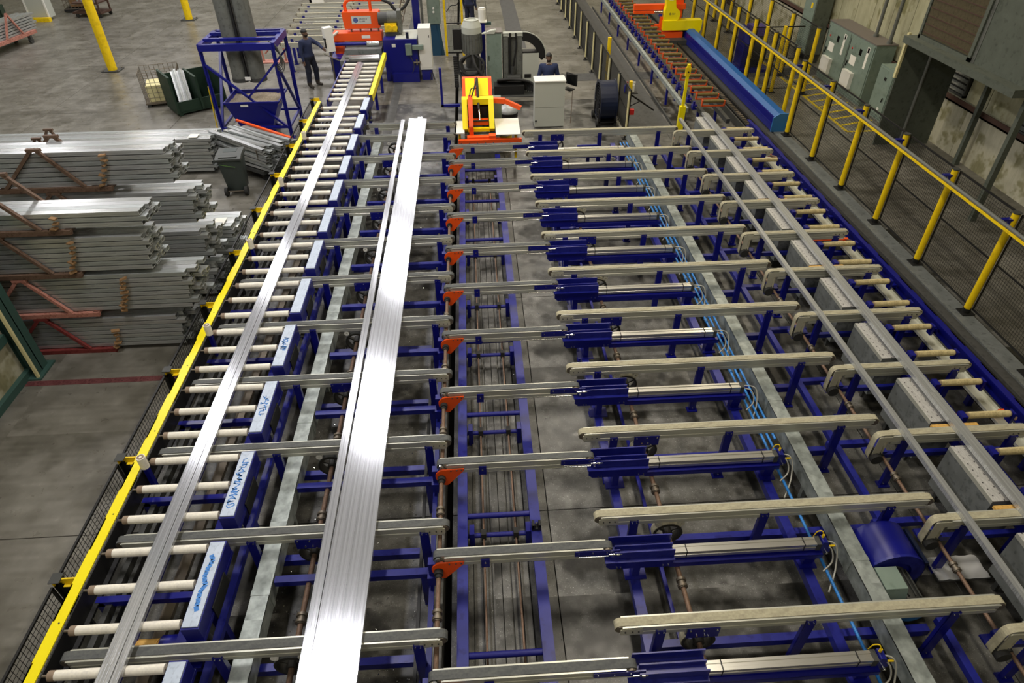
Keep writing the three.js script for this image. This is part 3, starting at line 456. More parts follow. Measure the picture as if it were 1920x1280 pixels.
function meshFence(label, x, zs, h, dir, withRail, pm, post) {
  const t = thing('mesh_fence', label, 'fence', [x, x > 8.5 && x < 8.6 ? .05 : 0, 0]);
  for (let i = 0; i < zs.length; i++) {
    const z = zs[i], p = part('post', [rod([0, .08, z], [0, h, z], post, 6)], pm, t); part('post_foot', [box(-post - .05, post + .05, 0, .02, z - post - .05, z + post + .05), rod([0, .02, z], [0, .1, z], post * 1.15, 6)], M.black, p); part('post_cap', rod([0, h, z], [0, h + .02, z], post * 1.15, 6), M.darkgrey, p);
    if (withRail) part('rail_bracket', [box(-.2, .0, h - .12, h - .09, z - .04, z + .04), box(-.06, .0, h - .3, h - .1, z - .03, z + .03)], M.blue, p);
    if (i + 1 < zs.length) {
      const a = z - post, b = zs[i + 1] + post; const f = part('panel_frame', [box(.04, .065, h - .03, h, a, b), box(.04, .065, .1, .125, a, b), box(.04, .065, h * .52, h * .52 + .02, a, b), box(.04, .065, .1, h, a, a - .02), box(.04, .065, .1, h, b, b + .02)], M.black, t);
      const w = [], st = pm === M.straw ? .034 : .055, wt = pm === M.straw ? .007 : .004; for (let y = .16; y < h; y += st) w.push(box(.05, .053, y, y + wt, a, b)); for (let q = a; q > b; q -= st) w.push(box(.053, .056, .1, h, q, q - wt)); part('wire_mesh', w, M.mesh, f).userData.kind = 'stuff';
    }
  }
  return t;
}
{
  const zs = every(-2.3, 10, 1.655);
  const f = meshFence('tall mesh fence with yellow posts and a handrail beside the chain track', 8.54, zs, 1.95, 1, true, M.yellow2, .06);
  meshFence('tall mesh fence with yellow posts behind the long blue trough cover', 8.97, every(-18.6, 8, 1.65), 1.95, 1, false, M.yellow2, .06);
  part('hand_rail', [cylZ(-.22, 1.82, -2, -30.5, .036, 10)], M.mgrey, f); part('hand_rail', box(-.275, -.25, 1.765, 1.80, -2, -30.5), M.yellow2, f);
}
{
  const f = meshFence('low dark mesh fence with slim yellow posts along the grey walkway', 4.1, every(-17.4, 14, 1.5), 1.3, 1, false, M.straw, .028);
  const g = thing('yellow_bollard', 'fat yellow post standing inside the dark mesh fence near the blue fan', 'post', [4.35, 0, -21.9]); part('tube', cylY(0, 0, 1.5, 0, .06, 14), M.yellow2, g); part('foot', box(-.12, .12, 0, .02, -.12, .12), M.black, g);
}
{ // fenced cell on the far right
  const f = meshFence('mesh fence with yellow posts around the blue machine by the wall', 10.4, every(-20.6, 6, 1.9), 1.95, 1, false, M.yellow2, .06);
  const t = thing('mesh_fence', 'short mesh fence crossing from the handrail fence toward the cell by the wall', 'fence', [0, 0, -20.9]);
  for (const x of [8.95, 9.5]) { const p = part('post', cylY(x, 0, 1.95, 0, .06, 8), M.yellow2, t); part('post_foot', box(x - .1, x + .1, 0, .02, -.1, .1), M.black, p); }
  part('panel_frame', [box(8.6, 10.1, 1.92, 1.95, -.012, .012), box(8.6, 10.1, 1, 1.02, -.012, .012), box(8.6, 10.1, .1, .13, -.012, .012)], M.black, t); const w = []; for (let y = .16; y < 1.9; y += .055) w.push(box(8.6, 10.1, y, y + .003, -.002, .002)); for (let x = 8.6; x < 10.1; x += .055) w.push(box(x, x + .003, .1, 1.93, .002, .005)); part('wire_mesh', w, M.mesh, t).userData.kind = 'stuff';
}
{
  const t = thing('blower', 'blue machine with curved hood and dark drum inside the fenced cell', 'machine', [9.2, 0, -23.4]);
  part('hood', plateX([[-.4, .1], [.3, .1], [.34, .9], [.1, 1.3], [-.4, 1.35]], 0, .16), M.blue, t); part('drum', [cylX(.2, .7, .62, -.05, .52, 26)], M.black, t); part('drum_rim', disc(0, 0, -.03, .03, .46, .54, 26).rotateY(Math.PI / 2).translate(.72, .62, -.05), M.navy, t); part('base', box(-.1, 1, 0, .1, -.55, .5), M.blue, t); part('top_box', box(.2, .7, 1.1, 1.4, -.3, .2), M.purple, t);
}
// fan motor by the near trunking
{
  const t = thing('blower_motor', 'blue drum-shaped blower with a grey-green terminal box beside the trunking', 'motor', [4.4, -.3, -4.08]);
  part('drum_cover', [cylZ(.04, .66, -.22, .22, .33, 40)], M.blue, t); part('cover_rim', [disc(.04, .66, .22, .25, .20, .34, 30)], M.blueWorn, t); part('latch', hose([[.15, .72, .25], [.18, .66, .3], [.13, .62, .25]], .012), M.blue, t); part('side_flange', box(.36, .4, .4, .82, -.22, .24), M.navy, t);
  part('motor_body', [cylZ(.04, .62, .22, .62, .15, 20)], M.darkgrey, t); const fins = []; for (let i = 0; i < 14; i++) { const a = i / 14 * Math.PI * 2; fins.push(bar([.04 + .16 * Math.cos(a), .62 + .16 * Math.sin(a), .26], [.04 + .16 * Math.cos(a), .62 + .16 * Math.sin(a), .58], .012, .03)); } part('cooling_fins', fins, M.darkgrey, t); part('end_bell', [cylZ(.04, .62, .62, .7, .15, 20)], M.cyanpanel, t);
  part('terminal_box', plateX([[.26, .72], [.62, .72], [.56, .90], [.30, .90]], -.28, -.04), M.cab, t); part('mount_foot', [box(-.22, .32, .38, .44, -.2, .6), box(-.2, -.12, .3, .38, -.1, 0), box(.2, .28, .3, .38, -.1, 0), box(-.2, -.12, .3, .38, .4, .5), box(.2, .28, .3, .38, .4, .5)], M.blue, t);
}
{ const t = thing('floor_plate', 'crumpled pale foil-like sheet lying on the floor beside the blue blower', 'sheet'); const g = new THREE.PlaneGeometry(.62, .3, 10, 5); const p = g.attributes.position; for (let i = 0; i < p.count; i++) p.setZ(i, .02 + .025 * Math.abs(Math.sin(i * 1.9)) * (i % 3 ? .5 : 1)); g.computeVertexNormals(); g.rotateX(-Math.PI / 2); g.translate(5.45, .01, -4.05); part('sheet', g, std({ color: 0xd2d2d0, roughness: .4, metalness: .3, side: THREE.DoubleSide }), t); part('underlay', box(5.15, 5.78, 0, .008, -3.9, -4.2), M.strip, t); }

// ---------- racks of aluminium box profiles on the left ----------
const tubeGeo = (L) => { const w = .111, h = .069, q = .007, o = [[-w / 2, 0], [w / 2, 0], [w / 2, h], [-w / 2, h]], i = [[-w / 2 + q, q], [w / 2 - q, q], [w / 2 - q, h - q], [-w / 2 + q, h - q]]; return geo(plateX(o, -L, 0, [i])); };
const tubes = [tubeGeo(6.3), tubeGeo(6.2), tubeGeo(6.4)];
const tubeMats = [M.aluX, std({ map: streakXTex, color: 0xdde2de, metalness: .55, roughness: .36 }), std({ map: streakXTex, color: 0xe8eae4, metalness: .6, roughness: .27 })];
function bundle(xEnd, y0, zFront, cols, rows, desc, group, rag = .05) {
  for (let r = 0; r < rows; r++) for (let c = 0; c < cols; c++) {
    const m = part(numbered('box_profile'), tubes[(r * 5 + c * 3) % 3], tubeMats[(r * 7 + c * 5) % 3], scene);
    const stag = (r % 2 ? .06 : 0) + rag * Math.sin(r * 1.7 + c * 2.3) + .05 * c * (rag > .04 ? 1 : .3);
    m.position.set(xEnd + stag - (rows - r) * .004, y0 + r * .0835, zFront - .06 - c * .1165); m.userData = { label: ['front', 'second-in', 'third-in', 'fourth-in', 'fifth-in', 'sixth-in'][c] + ' box profile, ' + ORD[rows - 1 - r] + ' row down in ' + desc, category: 'profile', group };
  }
}
function cradle(x, y, z0, mat, color, desc, len = 1.75, h = .66, noBack) {
  const t = thing('cradle_rack', color + ' steel cradle rack ' + desc, 'rack', [x, y, z0]);
  const zb = -.54;
  for (const z of [.035, zb]) { part('runner', [box(-len / 2, len / 2, 0, .075, z - .03, z + .03)], mat, t); part('brace', bar([-.1, h + .06, z], [-len / 2 + .12, .07, z], .05, .05), mat, t); part('brace', bar([-.04, h + .06, z], [len / 2 - .42, .07, z], .05, .05), mat, t); part('saddle', box(-.18, .04, h + .03, h + .075, z - .03, z + .03), mat, t); }
  for (const dx of [-len / 2 + .05, len / 2 - .3, len / 2 - .05]) part('bearer', box(dx - .04, dx + .04, .02, .075, zb, .03), mat, t);
  return t;
}
function spacers(x, y0, zf, rows, desc) { const t = thing('cardboard_spacers', 'row of brown cardboard spacers poking out between profiles ' + desc, 'spacer', [x, y0, zf]); for (let r = 0; r < rows; r++) { const g = new THREE.BoxGeometry(rr(.05, .12), .022, .07); g.rotateY(rr(-.6, .6)); g.rotateZ(rr(-.3, .3)); g.translate(.03 * r + rr(-.03, .03), r * .0835 + .01, .025); part('spacer', g, M.card, t); } }
const tier = [0, .74, 1.48, 2.22];
bundle(-5.0, .08, -8.94, 4, 7, 'the bottom tier of the front rack pile', 'profiles, bottom tier of the front pile');
bundle(-4.66, tier[1] + .08, -8.94, 4, 8, 'the second tier of the front rack pile', 'profiles, second tier of the front pile');
bundle(-5.05, tier[2] + .08, -8.94, 4, 7, 'the third tier of the front rack pile', 'profiles, third tier of the front pile', .02);
bundle(-4.95, tier[3] + .08, -8.94, 4, 3, 'the thin top tier of the front rack pile', 'profiles, top tier of the front pile', .02);
cradle(-7.05, 0, -8.94, M.redbrown, 'dark red', 'standing on the floor under the front pile', 1.75, .66); cradle(-7.05, tier[1], -8.94, M.pink, 'faded pink', 'holding the second tier of the front pile'); cradle(-7.05, tier[2], -8.94, M.brown, 'brown', 'holding the third tier of the front pile', 1.8); cradle(-6.95, tier[3], -8.94, M.brown, 'brown', 'holding the thin top tier of the front pile', 1.9);
spacers(-6.15, .1, -8.9, 5, 'in the bottom tier'); spacers(-5.75, tier[1] + .1, -8.9, 8, 'in the second tier'); spacers(-6.25, tier[2] + .1, -8.9, 7, 'in the third tier'); spacers(-6.2, tier[3] + .1, -8.9, 3, 'in the thin top tier');
bundle(-4.9, .08, -10.4, 4, 7, 'the bottom tier of the middle rack pile', 'profiles, bottom tier of the middle pile');
bundle(-4.85, tier[1] + .08, -10.4, 4, 7, 'the second tier of the middle rack pile', 'profiles, second tier of the middle pile');
bundle(-4.83, tier[2] + .08, -10.4, 4, 7, 'the third tier of the middle rack pile', 'profiles, third tier of the middle pile');
bundle(-4.98, tier[3] + .08, -10.4, 4, 7, 'the tall top tier of the middle rack pile', 'profiles, top tier of the middle pile', .03);
for (const [i, m] of [M.redbrown, M.pink, M.brown, M.brown].entries()) cradle(-6.9, tier[i], -10.4, m, ['dark red', 'faded pink', 'brown', 'brown'][i], ['standing on the floor under the middle pile', 'holding the second tier of the middle pile', 'holding the third tier of the middle pile', 'around the tall top tier of the middle pile'][i], 1.8);
spacers(-6.1, tier[3] + .1, -10.36, 7, 'in the tall top tier');
bundle(-4.55, .08, -11.1, 5, 6, 'the low bundle behind the middle pile', 'profiles, low bundle behind the middle pile', .02); bundle(-4.62, .68, -11.12, 5, 5, 'the raised bundle behind the middle pile', 'profiles, raised bundle behind the middle pile', .02);
cradle(-6.9, 0, -11.15, M.brown, 'brown', 'under the low bundle behind the middle pile', 1.8, .56);
bundle(-6.55, .08, -15.95, 6, 10, 'the long rear bundle near the wheeled bin', 'profiles, rear bundle by the bin', .03);
cradle(-10.4, 0, -15.9, M.brown, 'brown', 'clamping the long rear bundle', 1.6, 1.0); cradle(-12.3, 0, -15.95, M.brown, 'weathered brown', 'at the hidden end of the rear bundle', 1.2, 1.0);
const sheetLabels = ['pale paper sheet lying on the rear bundle', 'pale paper sheet lying on the raised bundle behind the middle pile', 'pale paper sheet lying on the second tier of the front pile'];
[[-6.9, .925, -16.1, .22], [-4.85, 1.105, -11.3, .2], [-5.3, 1.50, -9.2, .24]].forEach(([x, y, z, w], i) => one('paper_sheet', box(-w / 2, w / 2, 0, .004, -.12, .12), M.paper, sheetLabels[i], 'paper', '', [x, y, z]));
// scrap bundle with an orange bar, and the wheeled bin
{
  const gp = 'offcuts in the scrap bundle', lb = 'short aluminium offcut in the slanting scrap bundle beside the bin', Ls = [1.9, 1.6, 2.1];
  const gs = Ls.map(L => geo(plateX([[-.05, 0], [.05, 0], [.05, .06], [-.05, .06]], -L, 0, [[[-.045, .005], [.045, .005], [.045, .055], [-.045, .055]]]))), round = geo(disc(0, 0, -.9, .9, .028, .034, 14).rotateY(Math.PI / 2).translate(-.9, 0, 0));
  let n = 0; for (let r = 0; r < 7; r++) for (let c = 0; c < 9; c++) {
    if (c + r > 12) continue; const isR = c > 4 && (r + c) % 2; const m = part(numbered('offcut'), isR ? round : gs[(r + c) % 3], [M.aluX, tubeMats[1], tubeMats[2]][(r + 2 * c) % 3], scene);
    m.userData = { label: lb, category: 'offcut', group: gp }; const s = rr(-.16, .14); m.rotation.set(rr(-.06, .06), -.62 + .012 * Math.sin(r), -.012); m.position.set(-5.0 + c * .085 + s * .814, .335 + r * .078 + .012 * Math.sin(c * 2), -15.25 - c * .1 + s * .581); n++;
  }
  const t = thing('scrap_cart', 'low dark cart on castors under the scrap bundle', 'cart', [-5.35, 0, -16.1], undefined, -.62); part('deck', box(-.9, .6, .2, .29, -.55, .55), M.darkgrey, t); for (const x of [-.7, .45]) for (const z of [-.42, .42]) part('castor', [cylZ(x, .1, z - .03, z + .03, .1, 16), box(x - .03, x + .03, .1, .2, z - .04, z + .04)], M.rubber, t); part('stake', [rod([.5, .29, -.5], [.5, .8, -.52], .02), rod([.5, .29, .5], [.52, .8, .54], .02)], M.steel, t);
  one('orange_bar', bar([-6.2, .86, -17.3], [-4.55, .8, -16.1], .06, .04), M.orange, 'long orange flat bar lying on top of the scrap bundle', 'bar');
}
{
  const t = thing('wheelie_bin', 'dark grey wheeled bin with closed lid beside the scrap bundle', 'bin', [-5.72, 0, -14.95], undefined, .08);
  const b = new THREE.CylinderGeometry(.36, .27, .78, 4, 1); b.rotateY(Math.PI / 4); b.translate(0, .47, 0); part('tub', b, M.bin, t);
  part('rim', [box(-.28, .28, .84, .88, -.28, .28)], M.bin, t); const lid = part('lid', [plateX(rounded([[.31, .87], [.31, .9], [.1, .95], [-.3, .95], [-.32, .88]], .03, 3), -.285, .285)], M.binlid, t); part('lid_panel', box(-.15, .15, .95, .956, -.22, -.02), M.bin, lid); part('lid_panel', box(-.2, .2, .9, .94, .2, .26), M.binlid, lid);
  part('wheel', cylX(-.26, -.19, .1, .26, .1, 18), M.rubber, t); part('wheel', cylX(.19, .26, .1, .26, .1, 18), M.rubber, t); part('axle', cylX(-.2, .2, .1, .26, .015, 8), M.steel, t); part('handle', [cylX(-.22, .22, .9, -.34, .018, 8), rod([-.2, .88, -.3], [-.2, .9, -.34], .016), rod([.2, .88, -.3], [.2, .9, -.34], .016)], M.bin, t);
  part('green_strap', bar([-.2, .78, .30], [.12, .70, .29], .02, .006), std({ color: 0x6f9e50, roughness: .7 }), t);
}
// blue stand with hopper and hanging chute
{
  const t = thing('hopper_stand', 'tall blue braced steel stand around the hanging grey chute', 'stand', [-6.05, 0, -18.95]);
  const W = .92, Dz = .72, H = 2.4, c = [[-W, Dz], [W, Dz], [W, -Dz], [-W, -Dz]];
  for (const [x, z] of c) part('leg', [box(x - .05, x + .05, 0, H, z - .008, z + .008), box(x - .008, x + .008, 0, H, z - .05, z + .05), box(x - .1, x + .1, 0, .02, z - .1, z + .1)], M.blue, t);
  for (let i = 0; i < 4; i++) { const [x0, z0] = c[i], [x1, z1] = c[(i + 1) % 4]; part('top_beam', [bar([x0, H, z0], [x1, H, z1], .12, .16)], M.blue, t); part('brace', bar([x0, 2.0, z0], [x1, .25, z1], .07, .05), M.blue, t); if (i === 0) part('brace', bar([x1, 2.0, z1], [(x0 + x1) / 2, 1.12, z0], .07, .05), M.blue, t); part('low_tie', bar([x0, .3, z0], [x1, .3, z1], .06, .06), M.blue, t); }
  part('top_bar', box(-W, W, H + .05, H + .12, .25, .35), M.blueWorn, t); part('top_bar', box(-W, W, H + .05, H + .12, -.35, -.25), M.blueWorn, t);
  part('cable_bundle', [0, 1, 2, 3, 4].map(i => hose([[W - .1, H + .1, Dz - .1], [W + .1 + .03 * i, H - .1 * i, Dz], [W + .12, H - .4 - .06 * i, Dz + .02], [W - .05, H - .5, Dz]], .012)), M.darkgrey, t);
}
{
  const t = thing('scrap_hopper', 'blue tapered scrap hopper full of pale chips inside the blue stand', 'hopper', [-6.0, 0, -18.75]);
  const fr = (x0, x1, z0, z1, y0, X0, X1, Z0, Z1, y1) => { const g = new THREE.BufferGeometry(), v = [[x0, y0, z1], [x1, y0, z1], [x1, y0, z0], [x0, y0, z0], [X0, y1, Z1], [X1, y1, Z1], [X1, y1, Z0], [X0, y1, Z0]], idx = [0, 1, 5, 0, 5, 4, 1, 2, 6, 1, 6, 5, 2, 3, 7, 2, 7, 6, 3, 0, 4, 3, 4, 7, 3, 2, 1, 3, 1, 0]; g.setAttribute('position', new THREE.Float32BufferAttribute(idx.flatMap(i => v[i]), 3)); g.computeVertexNormals(); return g; };
  part('hopper_shell', fr(-.45, .3, -.3, .35, .12, -.72, .72, -.5, .58, 1.0), std({ color: 0x13188c, roughness: .4, side: THREE.DoubleSide }), t); part('rim', [box(-.74, .74, .98, 1.02, .56, .6), box(-.74, .74, .98, 1.02, -.52, -.48), box(-.74, -.7, .98, 1.02, -.5, .58), box(.7, .74, .98, 1.02, -.5, .58)], M.blue, t);
  const g = new THREE.PlaneGeometry(1.4, 1.02, 18, 12), p = g.attributes.position; for (let i = 0; i < p.count; i++) p.setZ(i, .9 + .12 * Math.exp(-4 * (p.getX(i) ** 2 + p.getY(i) ** 2)) + rr(-.02, .02)); g.rotateX(-Math.PI / 2); g.translate(0, 0, .04); g.computeVertexNormals(); part('chips', g, std({ map: grimeTex(150, 138, 118, 60, .2), roughness: .9 }), t); part('skid', [box(-.5, .4, 0, .12, -.3, -.2), box(-.5, .4, 0, .12, .2, .3)], M.blue, t); part('sticker', box(-.3, -.1, .9, .96, .585, .59), M.offwhite, t);
}
{
  const t = thing('scrap_chute', 'twin grey round-bottomed ducts hanging down into the blue stand', 'chute', [-6.15, 1.4, -19]);
  for (const x of [-.22, .24]) part('duct', [rod([x, 0, 0], [x, 9.75, 0], .22, 22)], M.mgrey, t); part('seam', [box(-.01, .03, .05, 9.7, .12, .2)], M.black, t); part('outlet_collar', [cylY(-.22, -.06, .04, 0, .235, 22), cylY(.24, -.06, .04, 0, .235, 22)], M.darkgrey, t); part('tag', box(-.05, .1, .0, .09, .2, .22), M.offwhite, t);
}
{
  const t = thing('yellow_broom', 'yellow-handled broom leaning on the blue stand', 'broom', [-7.25, 0, -18.6]); part('pole', rod([0, .12, 0], [.12, 1.35, .1], .016), M.yellow2, t); part('head', box(-.08, .1, 0, .14, -.06, .08), M.yellow2, t);
}
{ // wire cage and dark green crate behind the stand
  const t = thing('wire_cage', 'wire mesh pallet cage standing beside the dark green crate', 'cage', [-9.7, 0, -21.6], undefined, .3); const w = []; for (let i = 0; i <= 8; i++) { const x = -.55 + i * .1375; for (const z of [-.45, .45]) w.push(cylY(x, .12, 1.0, z, .007, 5)); } for (let i = 0; i <= 6; i++) { const z = -.45 + i * .15; for (const x of [-.55, .55]) w.push(cylY(x, .12, 1.0, z, .007, 5)); } for (let i = 0; i < 7; i++) { const y = .12 + i * .147; for (const z of [-.45, .45]) w.push(cylX(-.55, .55, y, z, .007, 5)); for (const x of [-.55, .55]) w.push(cylZ(x, y, -.45, .45, .007, 5)); }
  part('wire', w, M.steel, t).userData.kind = 'stuff'; part('base', [box(-.58, .58, .08, .13, -.48, .48)], M.steel, t); part('foot', [box(-.55, -.45, 0, .08, -.45, .45), box(.45, .55, 0, .08, -.45, .45)], M.darkgrey, t); part('sack', [box(-.45, .45, .13, .6, -.38, .36)], M.straw, t);
  const c = thing('steel_crate', 'open dark green steel crate holding offcuts behind the blue stand', 'crate', [-8.55, 0, -20.95], undefined, .62);
  for (const [x0, x1, z0, z1, h] of [[-.75, .75, -.5, -.46, 1.0], [-.75, -.69, -.5, .6, 1.15], [-.02, .04, -.5, .6, 1.05], [.69, .75, -.5, .6, 1.0], [-.75, .75, .46, .5, .4]]) part('panel', box(x0, x1, .1, h, z0, z1), M.dkgreen, c); part('floor_pan', box(-.75, .75, .06, .12, -.5, .5), M.dkgreen, c); part('foot', [box(-.7, -.6, 0, .06, -.5, .5), box(.6, .7, 0, .06, -.5, .5)], M.dkgreen, c);
  for (let i = 0; i < 7; i++) { const m = one('offcut', bar([-8.86 + i * .045, .2, -20.5 - i * .03], [-9.0 + i * .05, 1.1 + .03 * (i % 3), -20.85 - i * .02], .05, .05), tubeMats[i % 3], 'aluminium offcut standing in the dark green crate', 'offcut', 'offcuts in the green crate'); }
}
// yellow columns, far-left carts
for (const [x, z, l] of [[-12.79, -25.04, 'yellow wrapped column standing alone on the open concrete floor'], [-12.47, -32.43, 'yellow wrapped column farther off behind the lone yellow column']]) { const t = thing('column', l, 'column', [x, 0, z]); part('wrap', [rod([0, .03, 0], [0, 11.19, 0], .155, 20)], M.yellow2, t); part('base_plate', [box(-.3, .3, 0, .03, -.25, .25)], M.darkgrey, t); part('anchor_bolts', [[-.25, -.2], [.25, -.2], [-.25, .2], [.25, .2]].map(([a, b]) => cylY(a, .03, .07, b, .02, 6)), M.steel, t); }
{ const t = thing('column', 'white boxed column with yellow foot guard behind the pink cart', 'column', [-19.05, 0, -33.1]); part('casing', box(-.4, .4, .1, 11.19, -.3, .3), M.wgrey, t); part('trim', box(-.44, -.38, .1, 11.19, .26, .33), M.offwhite, t); part('trim', box(.38, .44, .1, 11.19, .26, .33), M.offwhite, t); part('foot_guard', [box(-.42, .5, 0, .16, .33, .55)], M.yellow2, t); }
{
  const t = thing('profile_cart', 'faded pink cart with castors loaded with pale profiles', 'cart', [-18.08, 0, -28.0], undefined, 1.405); part('deck', [box(-1.7, 1.5, .3, .42, -.42, .42)], M.pink, t); for (const x of [-1.3, 1.1]) for (const z of [-.35, .35]) part('castor', [cylZ(x, .1, z - .04, z + .04, .1, 14), box(x - .05, x + .05, .12, .3, z - .06, z + .06)], M.darkgrey, t); part('a_frame', [bar([-.1, .42, .4], [.35, 1.25, .4], .06, .06), bar([.8, .42, .4], [.35, 1.25, .4], .06, .06), bar([-.1, .42, -.4], [.35, 1.25, -.4], .06, .06), bar([.8, .42, -.4], [.35, 1.25, -.4], .06, .06)], M.pink, t);
  for (let r = 0; r < 6; r++) for (let c = 0; c < 5; c++) { const m = part(numbered('cart_profile'), tubes[(r + c) % 3], tubeMats[(r * 2 + c) % 3], scene); m.userData = { label: 'pale aluminium profile stacked on the faded pink cart', category: 'profile', group: 'profiles on the pink cart' }; const lx = 1.75 + .08 * Math.sin(r * 2 + c), lz = (c - 2) * .13, q = 1.405; m.rotation.y = q; m.position.set(-18.08 + lx * Math.cos(q) + lz * Math.sin(q), .43 + r * .095, -28.0 - lx * Math.sin(q) + lz * Math.cos(q)); }
  const k = thing('scrap_bin', 'dark green bin of scrap beyond the pink cart', 'bin', [-20.3, 0, -31.0], undefined, .4); part('walls', [box(-.8, .8, .2, .9, -.5, -.44), box(-.8, .8, .2, .9, .44, .5), box(-.8, -.74, .2, .9, -.5, .5), box(.74, .8, .2, .9, -.5, .5), box(-.8, .8, .15, .22, -.5, .5)], M.dkgreen, k); part('scrap', box(-.72, .72, .22, .75, -.42, .42), M.greybox, k); part('foot', box(-.6, .6, 0, .15, -.3, .3), M.black, k);
  const b = thing('wire_basket', 'wire basket with brown cardboard beside the white column', 'basket', [-18.2, 0, -34.75], undefined, .2); const w = []; for (let i = 0; i <= 7; i++) { w.push(cylY(-.5 + i / 7, .15, 1.1, .4, .012, 5), cylY(-.5 + i / 7, .15, 1.1, -.4, .012, 5)); } for (let i = 0; i < 6; i++) w.push(cylX(-.5, .5, .15 + i * .19, .4, .012, 5), cylX(-.5, .5, .15 + i * .19, -.4, .012, 5), cylZ(-.5, .15 + i * .19, -.4, .4, .012, 5), cylZ(.5, .15 + i * .19, -.4, .4, .012, 5)); part('wire', w, M.steel, b).userData.kind = 'stuff'; part('cardboard', box(-.3, .35, .2, 1.2, -.2, .2), M.card, b); part('base', box(-.55, .55, .05, .15, -.45, .45), M.black, b);
  const q = thing('scrap_trolley', 'dark brown trolley of pale offcuts beside the yellow column', 'trolley', [-17.1, 0, -33.6], undefined, -.2); part('frame', [box(-.7, .7, .15, .22, -.4, .4), box(.62, .68, .2, 1.5, -.4, -.34), box(.62, .68, .2, 1.5, .34, .4), box(.62, .68, 1.44, 1.5, -.4, .4)], M.girt, q); part('wheel', [cylZ(-.5, .08, -.4, -.34, .08, 12), cylZ(-.5, .08, .34, .4, .08, 12), cylZ(.6, .08, -.4, -.34, .08, 12), cylZ(.6, .08, .34, .4, .08, 12)], M.rubber, q); part('shelf', box(-.6, .6, .55, .6, -.38, .38), M.girt, q); part('offcut_bundle', [0, 1, 2, 3, 4].map(i => bar([-.5 + i * .2, .6, .1], [-.3 + i * .17, 1.5, -.2 + .1 * i], .08, .05)), tubeMats[1], q);
}

// ---------- machines at the far end ----------
function canvasTex(w, h, draw) { const c = document.createElement('canvas'); c.width = w; c.height = h; draw(c.getContext('2d'), w, h); const t = new THREE.CanvasTexture(c); t.colorSpace = THREE.SRGBColorSpace; return t; }
function logo(g, w, h, bg, dark, accent) {
  g.fillStyle = bg; g.fillRect(0, 0, w, h); const r = h * .36, cx = h * .58, cy = h / 2; g.fillStyle = dark; g.beginPath(); g.arc(cx, cy, r, 0, 7); g.fill(); g.fillStyle = bg === '#c9ccc4' ? '#7f93b8' : bg; for (let i = -2; i <= 2; i++) g.fillRect(cx - r * .8, cy + i * r * .3 - r * .05, r * 1.6, r * .1);
  g.fillStyle = accent; g.font = 'bold ' + Math.round(h * .3) + 'px sans-serif'; g.textBaseline = 'middle'; g.fillText('GRANCO', h * 1.08, h * .34, w - h * 1.15); g.fillText('CLARK', h * 1.08, h * .68, w - h * 1.5);
}
function printed(w, h, map, parent, name, pos, ry = 0) { const g = new THREE.PlaneGeometry(w, h); const m = new THREE.Mesh(g, std({ map, roughness: .6 })); m.name = name; m.position.set(...pos); m.rotation.y = ry; m.receiveShadow = m.castShadow = true; parent.add(m); return m; }
